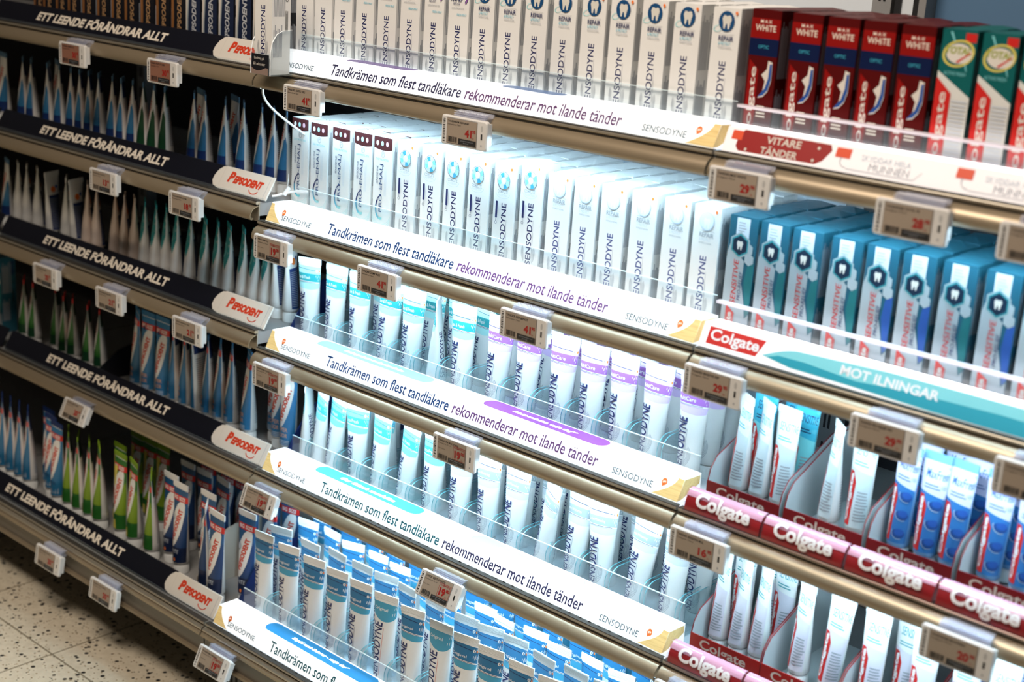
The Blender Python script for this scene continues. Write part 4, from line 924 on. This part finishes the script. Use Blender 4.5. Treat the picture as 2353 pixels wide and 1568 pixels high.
a.poly(TEALL, [(1.103, .012)]+[(1.103+.06*i/n, .012+.018*math.sin(PI/2*i/n)) for i in range(1, n+1)]+[(1.30, .0355), (2.0, .0365), (2.0, .001), (1.36, .001), (1.24, .004), (1.15, .005)])
a.poly(TEALB, [(1.112, .0115), (1.128, .017), (1.17, .0175), (1.25, .012), (1.33, .018), (1.45, .021), (1.6, .0185), (2.0, .022), (2.0, .001), (1.42, .001), (1.32, .003), (1.24, .005), (1.15, .006)])
a.text(mat('logo_white', (.85, .85, .88), .4), 'MOT ILNINGAR', 1.224, .0155, .143, .0135, bold=.03)
a.lay(b, fs_); b.build('lit_panel', r)
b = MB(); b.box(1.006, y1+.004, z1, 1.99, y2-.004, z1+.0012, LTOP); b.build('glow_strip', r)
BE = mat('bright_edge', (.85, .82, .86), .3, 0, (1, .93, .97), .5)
for row, nme in (('R1', 'red cartons'), ('R2', 'petrol cartons')):
    baffle(row, .997, 2.0, .052, .036, .066, 'clear guard with thick bright rim in front of the %s' % nme, .004, BE)
    g = MB(); g.box(.997, .050, .0655, 2.0, .060, .0695, clear('rim_acrylic_'+row, (.9, .9, .95), .55, (.95, .9, .95)))
    tag(g.build('rim_profile', None, (0, 0, G[row])), 'frosted rim profile along the guard before the %s' % nme, 'shelf guard')
RT = mat('tray_red', (.20, .006, .008), .45); RTL = mat('tray_text', (.62, .55, .48), .5)
def tray(x, row, label, m, w=.1265, big=False):
    r = tag(empty('display_tray', (x, .052, G[row]+.0040)), label, 'display tray')
    b = MB(); b.box(0, 0, 0, w, .0015, .038, m); a = Art(); a.text(RTL, 'Colgate', .018, .0135, .084, .0205, bold=.02); a.lay(b, lambda u, v, o: (u, -o, v)); b.build('front_panel', r)
    for sx in (0, w-.0015):
        prof = [(.0015, 0), (.0015, .036), (.006, .055), (.020, .072), (.05, .084), (.13, .118), (.22, .125), (.22, 0)]
        b = MB(); b.prism(prof, sx, sx+.0014, CARD)
        e = [(sx-.0002, y, q) for y, q in prof[:7]]+[(sx+.0017, y, q) for y, q in prof[:7]]
        b.add([(p, y-.0004, q+.0004) for p, y, q in e], [(i, i+1, 8+i, 7+i) for i in range(6)], RT); b.build('side_panel', r)
    b = MB(); b.box(.0015, .0015, 0, w-.0015, .22, .0012, CARD); b.build('base', r)
RTB = mat('tray_bright_red', (.36, .012, .008), .45)
for i in range(5): tray(1.0125+.1335*i, 'R3', 'dark red lettered card tray, %s from the left on the third shelf' % ORD[i], RT)
for i in range(4): tray(1.0125+.128*i, 'R4', 'red lettered card tray, %s from the left on the fourth shelf' % ORD[i], RTB)
def clip(x, row, label, w=.1315):
    n = 10; pro = [(.016-.0245*math.cos(math.radians(-12+i*112/n))*.75, .0115+.030*math.sin(math.radians(-12+i*112/n))) for i in range(n+1)]
    q = [(y+.0015, z-.0012) for y, z in pro][::-1]
    r = tag(empty('shelf_talker', (x, 0, G[row])), label, 'shelf talker')
    b = MB(); b.prism(pro+q, 0, w, REDCL, True)
    L = [0]
    for i in range(n): L.append(L[-1]+math.dist(pro[i], pro[i+1]))
    def f(u, v, off):
        v = max(0, min(L[-1]-1e-6, v)); i = max(k for k in range(n) if L[k] <= v); t = (v-L[i])/(L[i+1]-L[i])
        y = pro[i][0]+(pro[i+1][0]-pro[i][0])*t; z = pro[i][1]+(pro[i+1][1]-pro[i][1])*t
        dy, dz = pro[i+1][0]-pro[i][0], pro[i+1][1]-pro[i][1]; d = math.hypot(dy, dz)
        return (u, y-dz/d*off, z+dy/d*off)
    a = Art(); a.text(mat('raised_white', (.86, .84, .86), .35), 'Colgate', .020, .008, .094, .029, bold=.04); a.lay(b, f, None, .003, 4e-4)
    b.build('red_lens', r)
    b = MB(); b.prism([(y+.003, z-.002) for y, z in pro[:n]]+[(.016, .009)], .0015, w-.0015, mat('talker_core', (.36, .004, .006), .35)); b.build('core', r)
    b = MB(); b.prism([(y+.0022, z-.0016) for y, z in pro[5:]]+[(y+.0034, z-.0030) for y, z in pro[5:]][::-1], .0012, w-.0012, mat('talker_sheen_pink', (.74, .52, .66), .3)); b.build('painted_sheen', r)  # pink band paints the reflection of lit tubes and light bar on the lens
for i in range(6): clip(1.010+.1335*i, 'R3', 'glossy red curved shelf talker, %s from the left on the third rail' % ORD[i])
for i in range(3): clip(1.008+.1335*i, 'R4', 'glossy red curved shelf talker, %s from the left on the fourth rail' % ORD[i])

# ------------------------------------------------------------------ acrylic sample holder with carton at the top left joint of the lit bay
hx, hy, hz = .044, -.052, G['R1']+.0055
r = tag(empty('sample_holder', (hx, hy, hz)), 'clear acrylic holder clipped to the top rail', 'display holder')
def hside(sx, m):
    prof = [(0, 0), (0, .040), (.004, .058), (.014, .072), (.028, .078), (.048, .079), (.048, 0)]
    b = MB(); b.prism(prof, sx, sx+.002, CLEAR)
    e = prof[:6]; b.add([(sx-.0003, y-.0006, z+.0004) for y, z in e]+[(sx+.0023, y-.0006, z+.0004) for y, z in e], [(i, i+1, 7+i, 6+i) for i in range(5)], m)
    b.build('side_panel', r)
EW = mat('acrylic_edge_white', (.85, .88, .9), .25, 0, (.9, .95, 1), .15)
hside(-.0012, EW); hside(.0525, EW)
b = MB(); b.box(.0008, -.0002, 0, .0525, .0015, .038, CLEAR); b.build('front_panel', r)
b = MB(); b.box(.0008, .0005, 0, .0525, .048, .0018, CLEARW); b.build('base', r)
b = MB(); b.box(.003, -.0022, .001, .050, -.0005, .036, BLACK)
a = Art(); a.text(CREAM, 'Lindring på', .011, .0255, .028, .0058); a.text(CREAM, '60 sekunder', .009, .0165, .033, .0052)
a.poly(mat('wave_taupe', (.28, .20, .17), .5), [(.003, .001), (.050, .001), (.050, .013), (.043, .0135), (.030, .0085), (.019, .0070), (.010, .009), (.003, .0125)])
a.lay(b, lambda u, v, o: (u, -.0022-o, v)); b.build('insert_card', r)
o = put('toothpaste_carton', CART['rapid'][0], None, (hx+.0048, hy+.0035, hz+.0022)); put('top_flap', CART['rapid'][1], o)
tag(o, 'white carton standing in the clear holder on the top rail', 'toothpaste carton')

# ------------------------------------------------------------------ cables
def bez(p, n=14):
    o = []
    for i in range(n+1):
        t = i/n; q = [Vector(v) for v in p]
        while len(q) > 1: q = [a.lerp(c, t) for a, c in zip(q, q[1:])]
        o.append(q[0])
    return o
b = MB(); z = G['R1']; b.tube(bez([(.004, .006, z-.030), (.003, .004, z-.052), (.012, .02, z-.070), (.035, .06, z-.10), (.05, .10, z-.13)]), .0022, CABLEW)
tag(b.build('cable'), 'white cable curving down below the top rail joint', 'cable')
r = tag(empty('cable', (0, 0, 0)), 'white cable with tie beside the pale light strip of the second shelf', 'cable')
z = G['R2']; b = MB(); b.tube(bez([(-.002, .036, z+.050), (.008, .048, z+.052), (.018, .060, z+.062), (.034, .066, z+.064), (.060, .072, z+.066)]), .0024, CABLEW); b.build('cord', r)
b = MB(); b.tube([(.016, .050, z+.054), (.017, .056, z+.062), (.020, .060, z+.068)], .0040, CABLEW); b.tube([(.018, .056, z+.064), (.019, .058, z+.095)], .0006, CABLEW); b.build('cable_tie', r)

# teal carton deep at the far left edge
o = carton('csens', -1.165, 'R4', 'dim teal carton at the left edge of the fourth shelf', .085)
